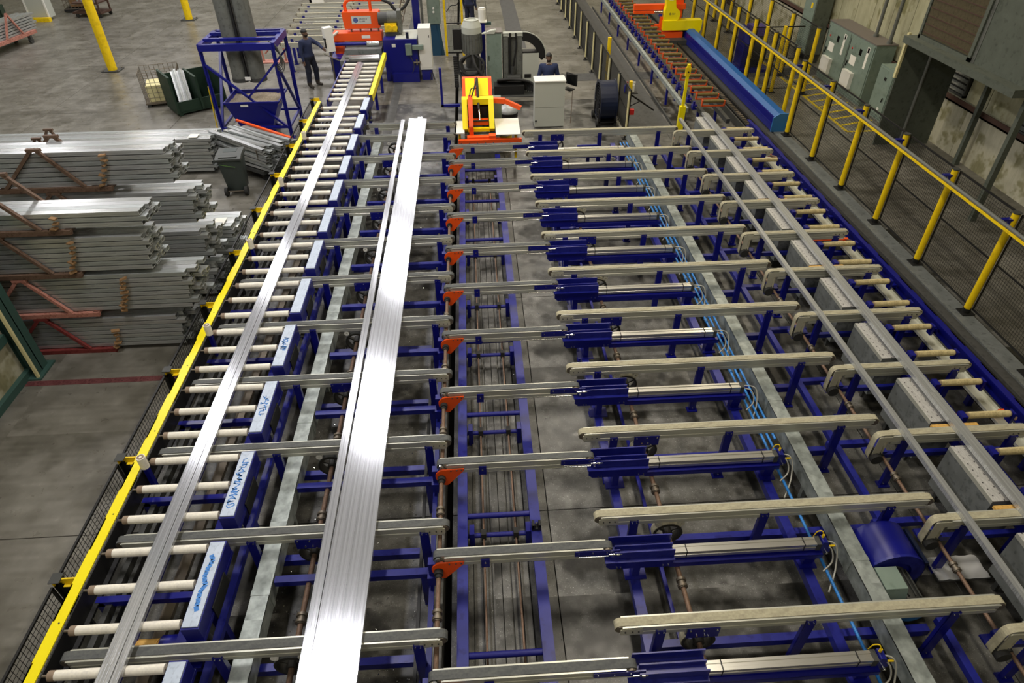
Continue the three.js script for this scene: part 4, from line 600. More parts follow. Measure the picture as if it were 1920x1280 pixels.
{
  const t = thing('profile_press', 'orange press with logo plate, hose and dark motor over a blue base', 'machine');
  part('portal_post', box(-4.62, -4.34, .7, 1.32, -23.75, -24.2), M.orange, t); part('lower_beam', box(-4.62, -3.0, 1.12, 1.36, -23.7, -24.2), M.orange, t);
  part('upper_case', plateZ(rounded([[-4.2, 1.48], [-3.02, 1.48], [-3.02, 1.98], [-4.24, 1.98]], .04, 3), -24.2, -23.8), M.orange, t); part('pipe', hose([[-4.12, 1.98, -24], [-4.12, 2.18, -24], [-4.0, 2.3, -24], [-3.4, 2.31, -24], [-2.9, 2.3, -24]], .055, 10, 30), M.orange, t); part('pipe_leg', cylY(-3.3, 1.98, 2.3, -24, .05, 10), M.orange, t);
  part('black_hose', hose([[-2.9, 2.3, -24], [-2.65, 2.2, -23.95], [-2.45, 1.98, -23.95], [-2.2, 2.05, -24], [-1.9, 2.45, -24.1]], .05, 8, 30), M.rubber, t);
  printed(.62, .22, canvasTex(512, 180, (g, w, h) => logo(g, w, h, '#c9ccc4', '#1f3a8a', '#4a4a58')), t, 'logo_plate', [-3.62, 1.74, -23.79]); part('logo_backing', box(-3.94, -3.3, 1.62, 1.86, -23.8, -23.795), M.wgrey, t);
  part('warning_label', box(-3.66, -3.38, 1.2, 1.29, -23.70, -23.69), M.offwhite, t); part('screw_rods', [-4.0, -3.7, -3.35, -3.1].map(x => cylY(x, 1.34, 1.5, -23.9, .03, 8)), M.steel, t);
  part('rod_bar', cylX(-4.9, -3.5, 1.07, -23.55, .05, 10), M.blue, t); part('chrome_ram', cylX(-3.5, -3.1, 1.07, -23.55, .085, 14), M.chrome, t); part('jaw_plate', [box(-4.2, -3.0, .78, .98, -23.2, -23.9), box(-4.3, -2.95, .6, .8, -22.6, -23.9)], M.greybox, t); part('front_roll', cylX(-4.1, -3.0, .95, -22.45, .06, 16), M.chrome, t);
  part('blue_base', [box(-2.9, -1.8, 0, 1.3, -23, -24.3), box(-2.7, -1.8, 0, .28, -22.85, -23.1)], M.blue, t); part('portal_foot', box(-4.7, -4.3, 0, .72, -23.2, -24.3), M.blue, t); part('base_top', box(-2.5, -1.8, 1.3, 1.32, -23.05, -24.2), M.wgrey, t);
  part('motor', [cylX(-3.05, -2.75, 1.78, -23.75, .19, 20)], M.darkgrey, t); part('motor_end', [cylX(-2.75, -2.4, 1.8, -23.75, .2, 20), box(-2.42, -2.3, 1.35, 2.05, -23.95, -23.55)], M.mgrey, t); part('gearbox', [box(-2.85, -2.45, 1.42, 1.68, -23.9, -23.5), cylZ(-2.7, 1.55, -23.5, -23.42, .1, 14), cylZ(-2.5, 1.55, -23.5, -23.42, .08, 14)], M.yellow2, t); part('gearbox_foot', box(-2.85, -2.4, 1.3, 1.42, -23.95, -23.5), M.darkgrey, t);
  part('switch_box', box(-2.18, -1.98, .85, 1.18, -22.88, -23.0), M.cab, t); part('switch_box', box(-1.95, -1.6, 1.02, 1.14, -22.86, -23.0), M.cab, t); part('tag', box(-2.62, -2.5, 1.08, 1.18, -22.99, -23.0), M.offwhite, t); part('valve', [cylX(-1.98, -1.72, .6, -22.94, .03, 8), cylY(-1.85, .52, .7, -22.94, .03, 8)], M.steel, t); part('cable', hose([[-2.05, .85, -22.92], [-1.95, .5, -22.9], [-2.1, .2, -22.9], [-2.5, .15, -22.9]], .012), M.darkgrey, t); part('cap', cylY(-2.1, 1.3, 1.5, -23.1, .05, 10), M.navy, t);
}
{ const t = thing('control_cabinet', 'tall off-white control cabinet against the blue press base', 'cabinet', [-1.55, 0, -23.3]); part('body', box(-.2, .2, .35, 1.6, -.35, .3), M.offwhite, t); part('door_seam', box(-.18, .18, .4, .41, .3, .303), M.wgrey, t); part('top_cap', box(-.2, .2, 1.6, 1.63, -.35, .3), M.offwhite, t); part('latch', box(.14, .16, 1.35, 1.42, .3, .315), M.black, t); part('plinth', box(-.17, .17, 0, .35, -.3, .26), M.blue, t); part('cable', [hose([[.1, .35, .2], [.14, .15, .3], [.1, .03, .4]], .015), hose([[.15, .35, .2], [.22, .12, .3], [.25, .03, .35]], .015)], M.black, t); }
{ const t = thing('machine_column', 'tall blue machine column with a cable ladder behind the press motor', 'column', [-1.9, 0, -25.2]); part('post', [box(-.12, .12, 0, 3.4, -.1, .1)], M.blue, t); part('duct', box(.16, .24, 0, 3.4, -.05, .05), M.mgrey, t); const w = [rod([-.85, .9, .3], [-.35, 2.4, -.1], .02), rod([-.65, .9, .3], [-.15, 2.4, -.1], .02)]; for (let i = 0; i < 7; i++) w.push(rod([-.85 + .5 * i / 7, .9 + 1.5 * i / 7, .3 - .4 * i / 7], [-.65 + .5 * i / 7, .9 + 1.5 * i / 7, .3 - .4 * i / 7], .012)); part('ladder', w, M.steel, t); part('orange_arm', box(-1.2, -.1, 2.15, 2.3, -.2, .05), M.orange, t); part('yellow_cover', box(-.9, -.3, 2.3, 2.6, -.2, .1), M.yellow2, t); }
{ const t = thing('power_pedestal', 'grey electrical pedestal box on a teal post behind the press cabinet', 'box', [-1.3, 0, -26.0]); part('box', [box(-.25, .2, 1.1, 2.0, -.2, .15)], M.cab, t); part('buttons', [cylZ(-.03, 1.62, .15, .18, .035, 10), cylZ(-.03, 1.5, .15, .18, .035, 10)], M.offwhite, t); part('stem', [box(-.2, .15, 0, 1.1, -.15, .1), rod([.2, 0, 0], [.05, 1.2, .05], .08, 10)], std({ color: 0x1f4a66, roughness: .5 }), t); }
{ // mesh gate with yellow posts
  const t = thing('mesh_gate', 'grey mesh gate between two yellow posts behind the hydraulic motor', 'gate', [0, 0, -25.85]); part('post', [box(-.98, -.9, 0, 2.2, -.04, .04)], M.yellow2, t); part('post', [box(-.36, -.28, 0, 2.2, -.04, .04)], M.yellow2, t); const w = []; for (let x = -.88; x < -.36; x += .045) w.push(box(x, x + .005, .1, 2.1, -.004, .004)); for (let y = .12; y < 2.1; y += .2) w.push(box(-.9, -.36, y, y + .005, -.008, -.004)); part('wire_mesh', w, M.mesh, t).userData.kind = 'stuff'; part('frame', [box(-.9, -.36, .08, .12, -.015, .015), box(-.9, -.36, 1.1, 1.13, -.015, .015), box(-.9, -.36, 2.08, 2.12, -.015, .015)], M.black, t); part('backing_panel', box(-.88, -.38, .12, 1.05, -.03, -.02), M.wgrey, t); part('cable', hose([[-.86, 1.5, .03], [-.7, 1.7, .06], [-.5, 1.72, .05], [-.4, 1.85, .03]], .015), M.black, t); }
{
  const t = thing('hydraulic_unit', 'grey hydraulic unit with a big upright motor and looping black hoses', 'machine', [.0, 0, -22.5]);
  part('motor', [cylY(0, 1.0, 1.6, 0, .31, 26)], M.mgrey, t); part('fan_cowl', [cylY(0, 1.6, 1.78, 0, .32, 26), cylY(0, 1.78, 1.95, 0, .32, 26, .24)], M.wgrey, t); part('cowl_ring', disc(0, 0, 0, .03, .17, .24, 24).rotateX(-Math.PI / 2).translate(0, 1.95, 0), M.wgrey, t); part('side_panel', [box(-.6, -.32, 1.1, 1.7, -.06, .06), box(-.56, -.36, 1.2, 1.6, .06, .07)], M.black, t);
  const fins = []; for (let i = 0; i < 20; i++) { const a = i / 20 * Math.PI * 2; fins.push(box(.3, .335, 1.05, 1.58, -.008, .008).rotateY(a)); } part('motor_fins', fins, M.mgrey, t); part('pump', [cylY(0, .55, 1.0, 0, .22, 20), box(-.3, .3, .3, .55, -.3, .3)], M.darkgrey, t); part('tank', box(-.42, .4, 0, .5, -.45, .35), M.mgrey, t);
  part('black_hose', [hose([[-.1, 1.0, .34], [-.4, .85, .5], [-.25, .5, .6], [.2, .55, .55], [.25, .9, .4]], .045, 8), hose([[.1, 1.0, .34], [.35, .8, .5], [.2, .4, .6], [-.2, .45, .55], [-.38, .8, .4]], .045, 8), hose([[.0, 1.0, .36], [.1, .7, .6], [.3, .4, .65], [.1, .1, .7]], .045, 8), hose([[-.2, .95, .3], [-.45, .6, .45], [-.2, .25, .62], [.25, .35, .5]], .04, 8)], M.rubber, t); const cc = []; for (let i = 0; i < 14; i++) cc.push(box(-.62, -.48, .06 + i * .07, .105 + i * .07, .4, .5)); part('cable_chain', cc, M.black, t).userData.kind = 'stuff'; part('fittings', [cylX(.2, .36, .72, .4, .035, 8), cylY(.3, .6, .75, .4, .03, 8)], M.chrome, t);
}
{ const t = thing('beacon_post', 'blue post carrying a cream cylinder beside the grey cabinet', 'post', [.36, 0, -23.2]); part('post', box(-.08, .08, 0, 1.75, -.08, .08), M.blue, t); part('filter', [cylY(0, 1.78, 2.12, 0, .12, 18), cylY(0, 2.12, 2.16, 0, .1, 18)], M.offwhite, t); part('flange', box(-.14, .14, 1.74, 1.78, -.14, .14), M.paper, t); part('green_bracket', box(-.35, .3, 1.6, 1.68, -.3, -.18), M.green, t); }
{ const t = thing('control_cabinet', 'tall narrow grey cabinet with a tilted top plate beside the hydraulic motor', 'cabinet', [.72, 0, -22.5]); part('body', box(-.25, .22, 0, 1.62, -.3, .25), M.cab, t); part('top_plate', box(-.27, .24, 1.62, 1.65, -.32, .27), M.cabTop, t); part('bracket', [plateZ([[-.4, 1.6], [-.1, 1.7], [.05, 1.72], [.0, 1.6]], .1, .28)], M.wgrey, t); part('latch', box(-.2, -.18, .8, .95, .25, .27), M.black, t); }
{ const t = thing('cooler_unit', 'grey cooler unit with black pipes and a curved black duct beside the grey cabinet', 'machine', [1.3, 0, -22.4]); part('panel', [box(-.32, .3, .0, 1.55, -.25, .0), box(-.3, -.15, .2, 1.5, 0, .1), box(.12, .3, .2, 1.5, 0, .1)], M.mgrey, t); part('pipe', [cylY(-.08, .4, 1.6, .1, .035, 10), hose([[.1, 1.6, .1], [.12, 1.2, .12], [.05, .8, .14], [.0, .4, .14]], .03)], M.black, t); part('top_bar', [cylX(-.3, .32, 1.58, .05, .05, 10), box(-.3, .32, 1.48, 1.55, -.1, .1)], M.wgrey, t); part('pump', [cylX(-.2, .25, .25, .2, .12, 14), cylY(.0, .25, .6, .2, .07, 12)], M.darkgrey, t);
  const arc = []; const A = [], Bq = []; for (let i = 0; i <= 12; i++) { const a = Math.PI * .52 * i / 12; A.push([.32 + .75 * Math.sin(a), .85 + .75 * Math.cos(a)]); Bq.unshift([.32 + .5 * Math.sin(a), .85 + .5 * Math.cos(a)]); } part('curved_duct', plateZ([...A, ...Bq], -.2, .08), M.black, t); part('duct_edge', hose(A.map(p => [p[0] + .01, p[1] + .02, .09]), .018), M.wgrey, t); part('white_case', box(.32, .85, 0, .98, -.25, .12), M.wgrey, t); part('socket_panel', box(.38, .6, .22, .34, .12, .128), M.black, t); part('seal', box(.32, .8, .98, 1.03, -.2, .1), M.black, t); part('knob', cylZ(.95, .8, .0, .06, .05, 10), M.black, t); }
{ const t = thing('valve_manifold', 'low black manifold of curved hoses on the floor beside the grey cabinet', 'manifold', [1.25, 0, -21.45]); part('block', box(-.6, .35, .02, .3, -.25, .25), M.black, t); for (let i = 0; i < 6; i++) part('hose', hose([[-.5, .3 + .03 * i, -.2 + i * .06], [.0, .36 + .02 * i, -.2 + i * .06], [.3 + .06 * i, .34, -.18 + i * .06], [.42 + .07 * i, .05, -.1 + i * .06]], .035, 7), M.rubber, t); part('pallet', box(-.75, .8, 0, .03, -.4, .4), M.darkgrey, t); }
one('blue_barrier', [box(-1.02, -.95, 0, 1.15, -20.4, -20.33), box(-1.02, -.45, 0, .07, -20.4, -20.33)], M.blue, 'blue L-shaped pipe barrier standing left of the hydraulic hoses', 'barrier');
{ // saw between the tables
  const t = thing('cutoff_saw', 'yellow and orange cut-off saw standing at the head of the transfer arms', 'machine', [.08, 0, -16.6]);
  part('base_bar', box(-.52, 1.06, .52, .70, .66, .74), M.orange, t); part('base_bolts', every(-.45, 8, -.2).map(x => cylZ(x, .62, .74, .755, .016, 6)), M.darkgrey, t); part('pedestal', [box(-.36, .4, 0, .72, -.6, .5)], M.mgrey, t); part('front_block', [box(-.3, .34, .58, .74, .5, .66), box(.25, .42, .56, .78, .52, .7)], M.orange, t); part('strut', bar([.4, .66, .6], [1.0, .60, .6], .06, .07), M.orange, t);
  part('hood_side', [plateX([[-.35, .86], [.32, .76], [.42, .86], [-.1, 1.42], [-.35, 1.42]], -.4, -.27)], M.yellow, t); part('hood_side', [plateX([[-.35, .86], [.32, .76], [.42, .86], [-.1, 1.42], [-.35, 1.42]], .27, .4)], M.yellow, t); part('hood_bar', box(-.27, .27, 1.28, 1.42, -.35, -.12), M.yellow, t); part('hood_bar', box(-.27, .27, .78, .86, .3, .40), M.yellow, t); part('blade_bay', box(-.27, .27, .75, 1.2, -.34, -.2), M.black, t); part('cross_bar', cylX(-.3, .26, 1.0, .24, .02, 8), M.black, t); part('blade_guard', box(-.26, .26, .87, .98, .0, .2), M.orange, t);
  part('rear_body', plateX([[-1.1, .7], [-.36, .7], [-.36, 1.35], [-.9, 1.68], [-1.1, 1.68]], -.38, .38), M.orange, t); part('rear_panel', [bar([-.18, 1.395, -.42], [-.18, 1.69, -.9], .24, .02)], M.yellow, t); part('rear_panel', [bar([.16, 1.395, -.42], [.16, 1.69, -.9], .26, .02)], M.yellow, t);
  part('swing_arm', [plateX(rounded([[.3, .72], [.5, .72], [.52, .95], [.2, 1.35], [-.2, 1.52], [-.25, 1.42], [.1, 1.2], [.28, .95]], .04, 3), -.24, -.13)], M.orange, t); part('ram', [rod([.0, 1.75, -.7], [.02, 1.2, .0], .035, 10)], M.black, t); part('ram_rod', rod([.02, 1.3, -.12], [.04, 1.0, .22], .022, 10), M.chrome, t); part('hose', [hose([[-.16, 1.45, -.1], [-.05, 1.7, -.3], [.0, 1.8, -.6]], .016), hose([[.0, 1.6, -.4], [-.15, 1.65, -.2], [-.2, 1.5, -.1]], .012)], M.black, t);
  part('side_arm', [bar([.38, 1.3, -.4], [.7, 1.28, -.35], .12, .12), bar([.7, 1.28, -.35], [1.1, 1.12, -.25], .1, .1)], M.orange, t); part('work_table', box(-.56, -.36, .83, .85, -.2, .65), M.offwhite, t); part('work_table', plateX([[-.24, .85], [.72, .80], [.72, .82], [-.24, .87]], .42, 1.03), M.paper, t); part('table_leg', [box(.9, .96, 0, .8, .3, .36), box(-.52, -.46, 0, .83, .3, .36)], M.yellow2, t); part('grey_side_case', box(.4, .62, .3, 1.2, -1.05, -.5), M.cab, t);
}
{ const t = thing('oil_can', 'yellow canister with white label beside the saw arm', 'canister', [.8, 0, -17.25]); part('body', cylY(0, 0, .62, 0, .17, 18), M.yellow2, t); part('label', [disc(0, 0, 0, .2, .171, .174, 18).rotateX(-Math.PI / 2).translate(0, .3, 0)], M.offwhite, t); part('lid', cylY(0, .62, .66, 0, .12, 16), M.yellow2, t); }
{ const t = thing('waste_bucket', 'black bucket lined with a grey plastic bag behind the saw', 'bucket', [.95, 0, -18.6]); part('bucket', cylY(0, 0, .45, 0, .24, 18, .28), M.black, t); const g = new THREE.SphereGeometry(.3, 18, 10, 0, 7, 0, 1.7), p = g.attributes.position; for (let i = 0; i < p.count; i++) { const f = 1 + .06 * Math.sin(p.getX(i) * 30) * Math.cos(p.getZ(i) * 26); p.setXYZ(i, p.getX(i) * f, p.getY(i) * .55 * f + .45, p.getZ(i) * f); } g.computeVertexNormals(); part('bag', g, std({ color: 0x9aa09e, roughness: .35, side: THREE.DoubleSide }), t); }
{ const t = thing('control_console', 'white two-panel control console with the worker behind it', 'console', [2.1, 0, -18.45]); part('lower_panel', box(-.42, .42, .03, .57, -.4, .05), M.wgrey, t); part('upper_panel', box(-.42, .42, .58, 1.27, -.4, .05), M.wgrey, t); part('top', box(-.43, .44, 1.27, 1.30, -.42, .07), M.offwhite, t); part('plinth', box(-.4, .4, 0, .03, -.38, .03), M.black, t); part('knob', cylZ(-.38, .2, .05, .08, .025, 10), M.black, t);
  const m = thing('monitor', 'black flat monitor on an arm at the side of the white console', 'monitor', [2.74, 1.12, -18.75], undefined, -.9); part('screen', [box(-.2, .2, -.05, .26, -.02, .02)], M.black, m); part('glass', box(-.18, .18, -.03, .24, .02, .023), M.glass, m); part('arm', [rod([0, .1, -.02], [-.05, .0, -.25], .02, 8)], M.black, m); part('keyboard_tray', box(-.16, .14, -.16, -.13, .0, .2), M.black, m); part('cable', hose([[.05, -.15, 0], [.08, -.6, .03], [.12, -1.08, .1]], .008), M.rust, m); }
{ const t = thing('drum_fan', 'big dark blue drum fan on a wheeled frame beside the dark mesh fence', 'fan', [3.76, 0, -18.75]); part('housing', [disc(0, 0, -.22, .22, .5, .53, 30)].map(g => g.rotateY(Math.PI / 2).translate(0, .62, 0)), M.navy, t); part('rim', [disc(0, 0, -.24, -.21, .49, .56, 30), disc(0, 0, .21, .24, .49, .56, 30)].map(g => g.rotateY(Math.PI / 2).translate(0, .62, 0)), M.navy, t); const gr = []; for (let r = .08; r < .5; r += .07) gr.push(new THREE.TorusGeometry(r, .006, 5, 26).rotateY(Math.PI / 2).translate(-.23, .62, 0)); for (let i = 0; i < 6; i++) { const a = i * Math.PI / 6; gr.push(rod([-.23, .62 + .5 * Math.sin(a), .5 * Math.cos(a)], [-.23, .62 - .5 * Math.sin(a), -.5 * Math.cos(a)], .006, 5)); } part('grille', gr, M.black, t); const bl = []; for (let i = 0; i < 4; i++) { const g = new THREE.BoxGeometry(.02, .42, .18); g.translate(0, .24, 0); g.rotateY(.5); g.rotateX(i * Math.PI / 2); g.translate(0, .62, 0); bl.push(g); } part('blades', bl, M.darkgrey, t); part('motor', cylX(-.1, .18, .62, 0, .1, 14), M.darkgrey, t); part('stand', [box(-.26, -.2, 0, .5, -.4, -.34), box(-.26, -.2, 0, .5, .34, .4), box(-.26, .26, .1, .14, -.4, .4), box(.2, .26, 0, .5, -.4, .4)], M.black, t); part('wheel', [cylX(-.32, -.27, .1, .38, .1, 14), cylX(-.32, -.27, .1, -.38, .1, 14)], M.rubber, t); }
{ const t = thing('safety_post', 'yellow post with spray bottles, a red stop box and a slanting black bar', 'post', [4.3, 0, -18.2]); part('post', box(-.04, .04, 0, 1.3, -.04, .04), M.yellow2, t); part('shelf', box(-.15, .2, .98, 1.0, -.1, .1), M.black, t); part('stop_box', box(-.06, .14, .42, .56, .04, .14), M.red, t); part('slant_bar', bar([0, .95, 0], [.75, .45, -.1], .05, .04), M.black, t); part('bracket', rod([0, .6, 0], [.35, .75, -.05], .015), M.black, t);
  for (const [dx, m, l] of [[-.09, M.blue, 'blue spray bottle with red trigger on the yellow post shelf'], [.11, M.offwhite, 'white spray bottle on the yellow post shelf']]) { const b = thing('spray_bottle', l, 'bottle', [4.27 + dx, 1.0, -18.24]); part('bottle', [cylY(0, 0, .17, 0, .045, 12), cylY(0, .17, .22, 0, .045, 12, .016)], m, b); part('trigger', [box(-.02, .05, .23, .27, -.015, .015), box(.03, .045, .19, .24, -.008, .008)], dx < 0 ? M.red : M.offwhite, b); } }
{ const t = thing('sensor_pole', 'slim yellow pole with a sensor head standing beside the take-off table', 'pole', [5.68, 0, -17.7]); part('base_tube', box(-.08, .08, 0, .75, -.06, .06), M.yellow, t); part('mast', box(-.035, .035, .75, 1.85, -.035, .035), M.yellow, t); part('sensor', [box(-.07, .06, 1.55, 1.78, -.03, .04), box(-.03, .02, 1.78, 1.84, -.03, .03)], M.yellow2, t); part('lens', cylZ(-.0, 1.66, .04, .06, .02, 8), M.black, t); }
// cable clutter and blue junction box under the far cream belts
{ const t = thing('junction_box', 'small blue junction plate on a post under the far cream belts', 'box', [2.75, 0, -15.3]); part('plate', box(-.3, .2, .5, .72, -.02, .02), M.blue, t); part('post', box(-.06, .02, 0, .5, -.02, .02), M.blue, t); part('cables', [0, 1, 2, 3].map(i => hose([[.2, .6, 0], [.5 + .1 * i, .3, .1], [.8 + .1 * i, .05, -.1 * i], [1.2, .02, .2 - .1 * i]], .008)), M.hosegrey, t); }
// ---------- far right line ----------
{
  const t = thing('roller_conveyor', 'dark roller line on orange brackets beyond the take-off table', 'conveyor'); const roll = geo(cylX(0, .58, 0, 0, .045, 14)), br = geo([box(-.03, 0, -.13, .045, -.03, .05), box(-.03, .61, -.13, -.095, .01, .05), box(.58, .61, -.13, .02, -.02, .05)]), mOl = std({ map: beltTex(112, 98, 52, 30), roughness: .8 });
  for (let k = 0; k < 26; k++) { const z = -17.6 - .56 * k, r = part('roller', roll, mOl, t); r.position.set(6.18, .9, z); part('bracket', br, M.rustorange, r); }
  part('long_beam', box(6.2, 6.3, .5, .62, -17, -33), M.darkgrey, t); part('long_beam', box(6.7, 6.8, .5, .62, -17, -33), M.darkgrey, t); for (let k = 0; k < 7; k++) for (const x of [6.22, 6.72]) part('leg', box(x, x + .07, 0, .5, -18 - 2.3 * k, -18.07 - 2.3 * k), M.blue, t);
}
{
  const t = thing('side_rail', 'long pale guard rail on posts with blue clamps along the far roller line', 'rail'); part('rail', box(5.82, 5.92, .5, .62, -17.9, -33), M.galv, t); for (let k = 0; k < 8; k++) part('post', box(5.84, 5.9, 0, .5, -18 - 2 * k, -18.06 - 2 * k), M.blue, t); part('floor_channel', [box(5.6, 5.64, 0, .08, -17.5, -33)], M.darkgrey, t);
  const cl = geo([box(0, .12, .0, .12, -.08, .08), box(.02, .07, .12, .2, -.05, .02)]), pin = geo(rod([.06, .08, .09], [.06, .1, .2], .02, 8)); for (let k = 0; k < 27; k++) { const c = part('clamp', cl, M.blue, t); c.position.set(6.0, .6, -17.9 - .55 * k); part('clamp_pin', pin, M.chrome, c); }
}
{
  const t = thing('puller_head', 'yellow and orange puller machine riding on the chain track', 'machine', [7.75, 0, -27]);
  part('arm_bar', plateZ([[-.42, .48], [.62, .48], [.85, .30], [.9, .15], [1.02, .2], [1.0, .36], [1.08, .5], [1.08, .82], [-.42, .82]], -.15, .25), M.yellow, t); part('swivel', plateZ(rounded([[-.4, .82], [.16, .82], [.24, 1.1], [.02, 1.26], [-.1, 1.9], [-.42, 1.9], [-.36, 1.3], [-.4, 1.15]], [.02, .1, .15, .05, .02, .02, .05, .1], 4), -.1, .2), M.yellow, t);
  printed(.3, .12, canvasTex(320, 120, (g, w, h) => logo(g, w, h, '#f7e400', '#444422', '#555533')), t, 'logo_print', [-.1, 1.05, .203]); part('sticker', box(-.28, -.12, 1.52, 1.64, .2, .205), M.offwhite, t); part('cross_slide', [box(-1.5, .5, 1.12, 1.3, -.4, -.2), box(-1.5, -.4, 1.0, 1.08, -.35, -.15)], M.orange, t); part('ram', cylX(-.75, -.45, 1.08, .0, .05, 12), M.chrome, t); part('frame', [box(.05, .4, .1, 1.3, -.6, -.25), box(-.4, .4, .08, .4, -.3, .2), box(-.8, -.1, .55, .65, -.1, 0), box(-.5, -.4, .2, .9, -.1, .05)], M.orange, t); part('head_box', [box(.08, .42, 1.3, 1.9, -.7, -.3)], M.orange, t); part('carriage', box(-.3, .5, .03, .2, -.5, .6), M.darkgrey, t);
}
// pale conveyors beyond the press
{ const c = beltConveyor('pale belt conveyor with blue leg tops beyond the orange press', 'pale belt conveyors beyond the press', -6.6, 2.2, -24.4, M.beltC, { legs: [-6.3, -4.9], ends: [0, 1] }); for (let i = 0; i < 8; i++) (i ? dup(c, [-6.6 - .06 * i, 0, -24.4 - .87 * i]) : c).userData.label = 'pale belt conveyor with blue leg tops, ' + ORD[i] + ' in the row behind the worker'; for (let i = 0; i < 8; i++) dup(c, [-4.75 - .03 * i, 0, -24.75 - .87 * i], 'pale belt conveyor with blue leg tops, ' + ORD[i] + ' in the row behind the orange press'); one('white_rack', [box(-6.9, -6.3, 0, 1.5, -31.6, -31.7), box(-6.9, -6.8, 0, 1.5, -31.6, -32.6)], M.paper, 'pale upright board standing beyond the far conveyors', 'board'); }
{ const t = thing('pink_barrier', 'faded pink tubular barrier behind the blue stand', 'barrier', [-6.9, 0, -25.6]); part('tube', [rod([-.7, 0, 0], [-.75, 1.0, 0], .035), rod([.1, 0, 0], [.05, 1.0, 0], .035), rod([-.6, .3, 0], [.05, .95, 0], .03)], M.pink, t); part('foot', box(-.9, .2, 0, .04, -.2, .2), M.pink, t); }
// ---------- switchgear and air unit by the right wall ----------
{
  const t = thing('switch_cabinet', 'wide grey-green switch cabinet with white boxes, stickers and black handles', 'cabinet', [11.65, 0, -20.9]);
  part('body', box(0, .6, 0, 1.72, -1.55, 1.5), M.cab, t); part('top', box(-.02, .62, 1.72, 1.75, -1.57, 1.52), M.cabTop, t);
  for (const [z0, z1] of [[1.46, .02], [-.02, -1.5]]) { const d = part('door', box(-.025, 0, .1, 1.68, z0, z1), M.cab, t); const zm = (z0 + z1) / 2; part('handle', bar([-.04, .82, z1 + .14], [-.05, .98, z1 + .2], .03, .03), M.black, d); part('display', box(-.034, -.025, 1.28, 1.45, zm + .12, zm - .02), M.glass, d); part('white_box', [box(-.14, -.025, .28, .75, zm + .05, zm - .5)], M.offwhite, d); part('notice', box(-.03, -.025, .92, 1.18, zm - .1, zm - .45), M.paper, d); part('notice', box(-.03, -.025, 1.0, 1.6, zm + .5, zm + .38), M.paper, d); part('sticker', box(-.03, -.025, 1.45, 1.58, z0 - .2, z0 - .32), M.offwhite, d); part('red_button', cylX(-.04, -.02, 1.35, z1 + .25, .03, 10), M.red, d); part('hinge_bar', cylY(-.03, .3, 1.6, z1 + .05, .012, 6), M.darkgrey, d); }
}
{ const t = thing('switch_box', 'smaller grey switch box with a black socket beside the wide cabinet', 'cabinet', [11.65, 0, -18.5]); part('body', box(0, .5, .0, 1.38, -.4, .4), M.cab, t); part('door', box(-.02, 0, .1, 1.33, -.37, .37), M.cab, t); part('handle', bar([-.03, .5, .2], [-.05, .62, .25], .025, .025), M.black, t); part('socket', box(-.03, -.02, 1.05, 1.13, .0, .1), M.black, t); part('side_board', box(.1, .45, .3, 1.1, -.44, -.4), M.straw, t); part('paper', box(-.03, -.02, .25, .32, .1, .2), M.offwhite, t); }
{ const t = thing('switch_cabinet', 'tall dark grey cabinet with a yellow sticker standing by the dark red column', 'cabinet', [11.7, 0, -24.2]); part('body', box(0, .55, .3, 2.6, -.45, .45), M.hvac, t); part('door', box(-.02, 0, .4, 2.5, -.4, .4), M.cab, t); part('sticker', box(-.03, -.02, 1.75, 1.92, .1, .22), M.yellow2, t); part('foot', [box(.05, .5, 0, .3, -.4, -.34), box(.05, .5, 0, .3, .34, .4)], M.darkgrey, t); }
for (const [z, l] of [[-20.3, 'grey conduit rising from the wide switch cabinet'], [-19.5, 'grey conduit rising beside the louvred vent']]) one('conduit', [cylY(12.05, 1.75, 9, z, .05, 12), cylY(12.05, 1.75, 1.82, z, .08, 12)], M.mgrey, l, 'pipe');
{
  const t = thing('air_handler', 'large grey air handling unit on steel legs beside the right wall', 'unit', [10.15, 0, -14.1]);
  part('casing', box(.35, 2.1, 2.85, 5.6, -1.8, 1.9), M.hvac, t); part('intake_frame', [box(.3, .36, 2.85, 5.6, -1.8, -1.72), box(.3, .36, 2.85, 5.6, .1, .2), box(.3, .36, 2.85, 2.93, -1.8, .2), box(.3, .36, 5.5, 5.6, -1.8, .2)], M.hvac, t); part('filter_panel', box(.32, .352, 2.95, 5.5, -1.7, .1), std({ map: grimeTex(74, 66, 44, 20, .5), roughness: .9 }), t); for (let i = 0; i < 15; i++) part('filter_rib', box(.31, .325, 3.0 + i * .17, 3.02 + i * .17, -1.7, .1), M.girt, t);
  part('deck', box(.1, 2.1, 2.70, 2.85, -2.0, 2.0), M.hvac, t); part('flange', box(.34, .42, 2.85, 5.6, .2, .3), M.mgrey, t); part('front_panel', [box(.36, 2.1, 2.85, 5.6, 1.9, 1.93)], M.hvac, t);
  for (const [x, z] of [[1.95, -1.0], [1.95, 1.85], [.6, 1.85]]) part('leg', [box(x - .06, x + .06, 0, 2.7, z - .05, z + .05)], M.hvac, t); part('brace', bar([1.95, 1.2, 1.85], [.8, 2.7, 1.85], .1, .08), M.hvac, t); part('side_panel', box(.5, 2.0, 0, 2.7, -2.42, -2.38), M.hvac, t); part('panel_stiffener', cylY(1.2, .1, 2.65, -2.36, .04, 8), M.mgrey, t); part('panel_edge', box(.44, .5, 1.75, 2.8, -2.44, -2.36), M.straw, t);
}

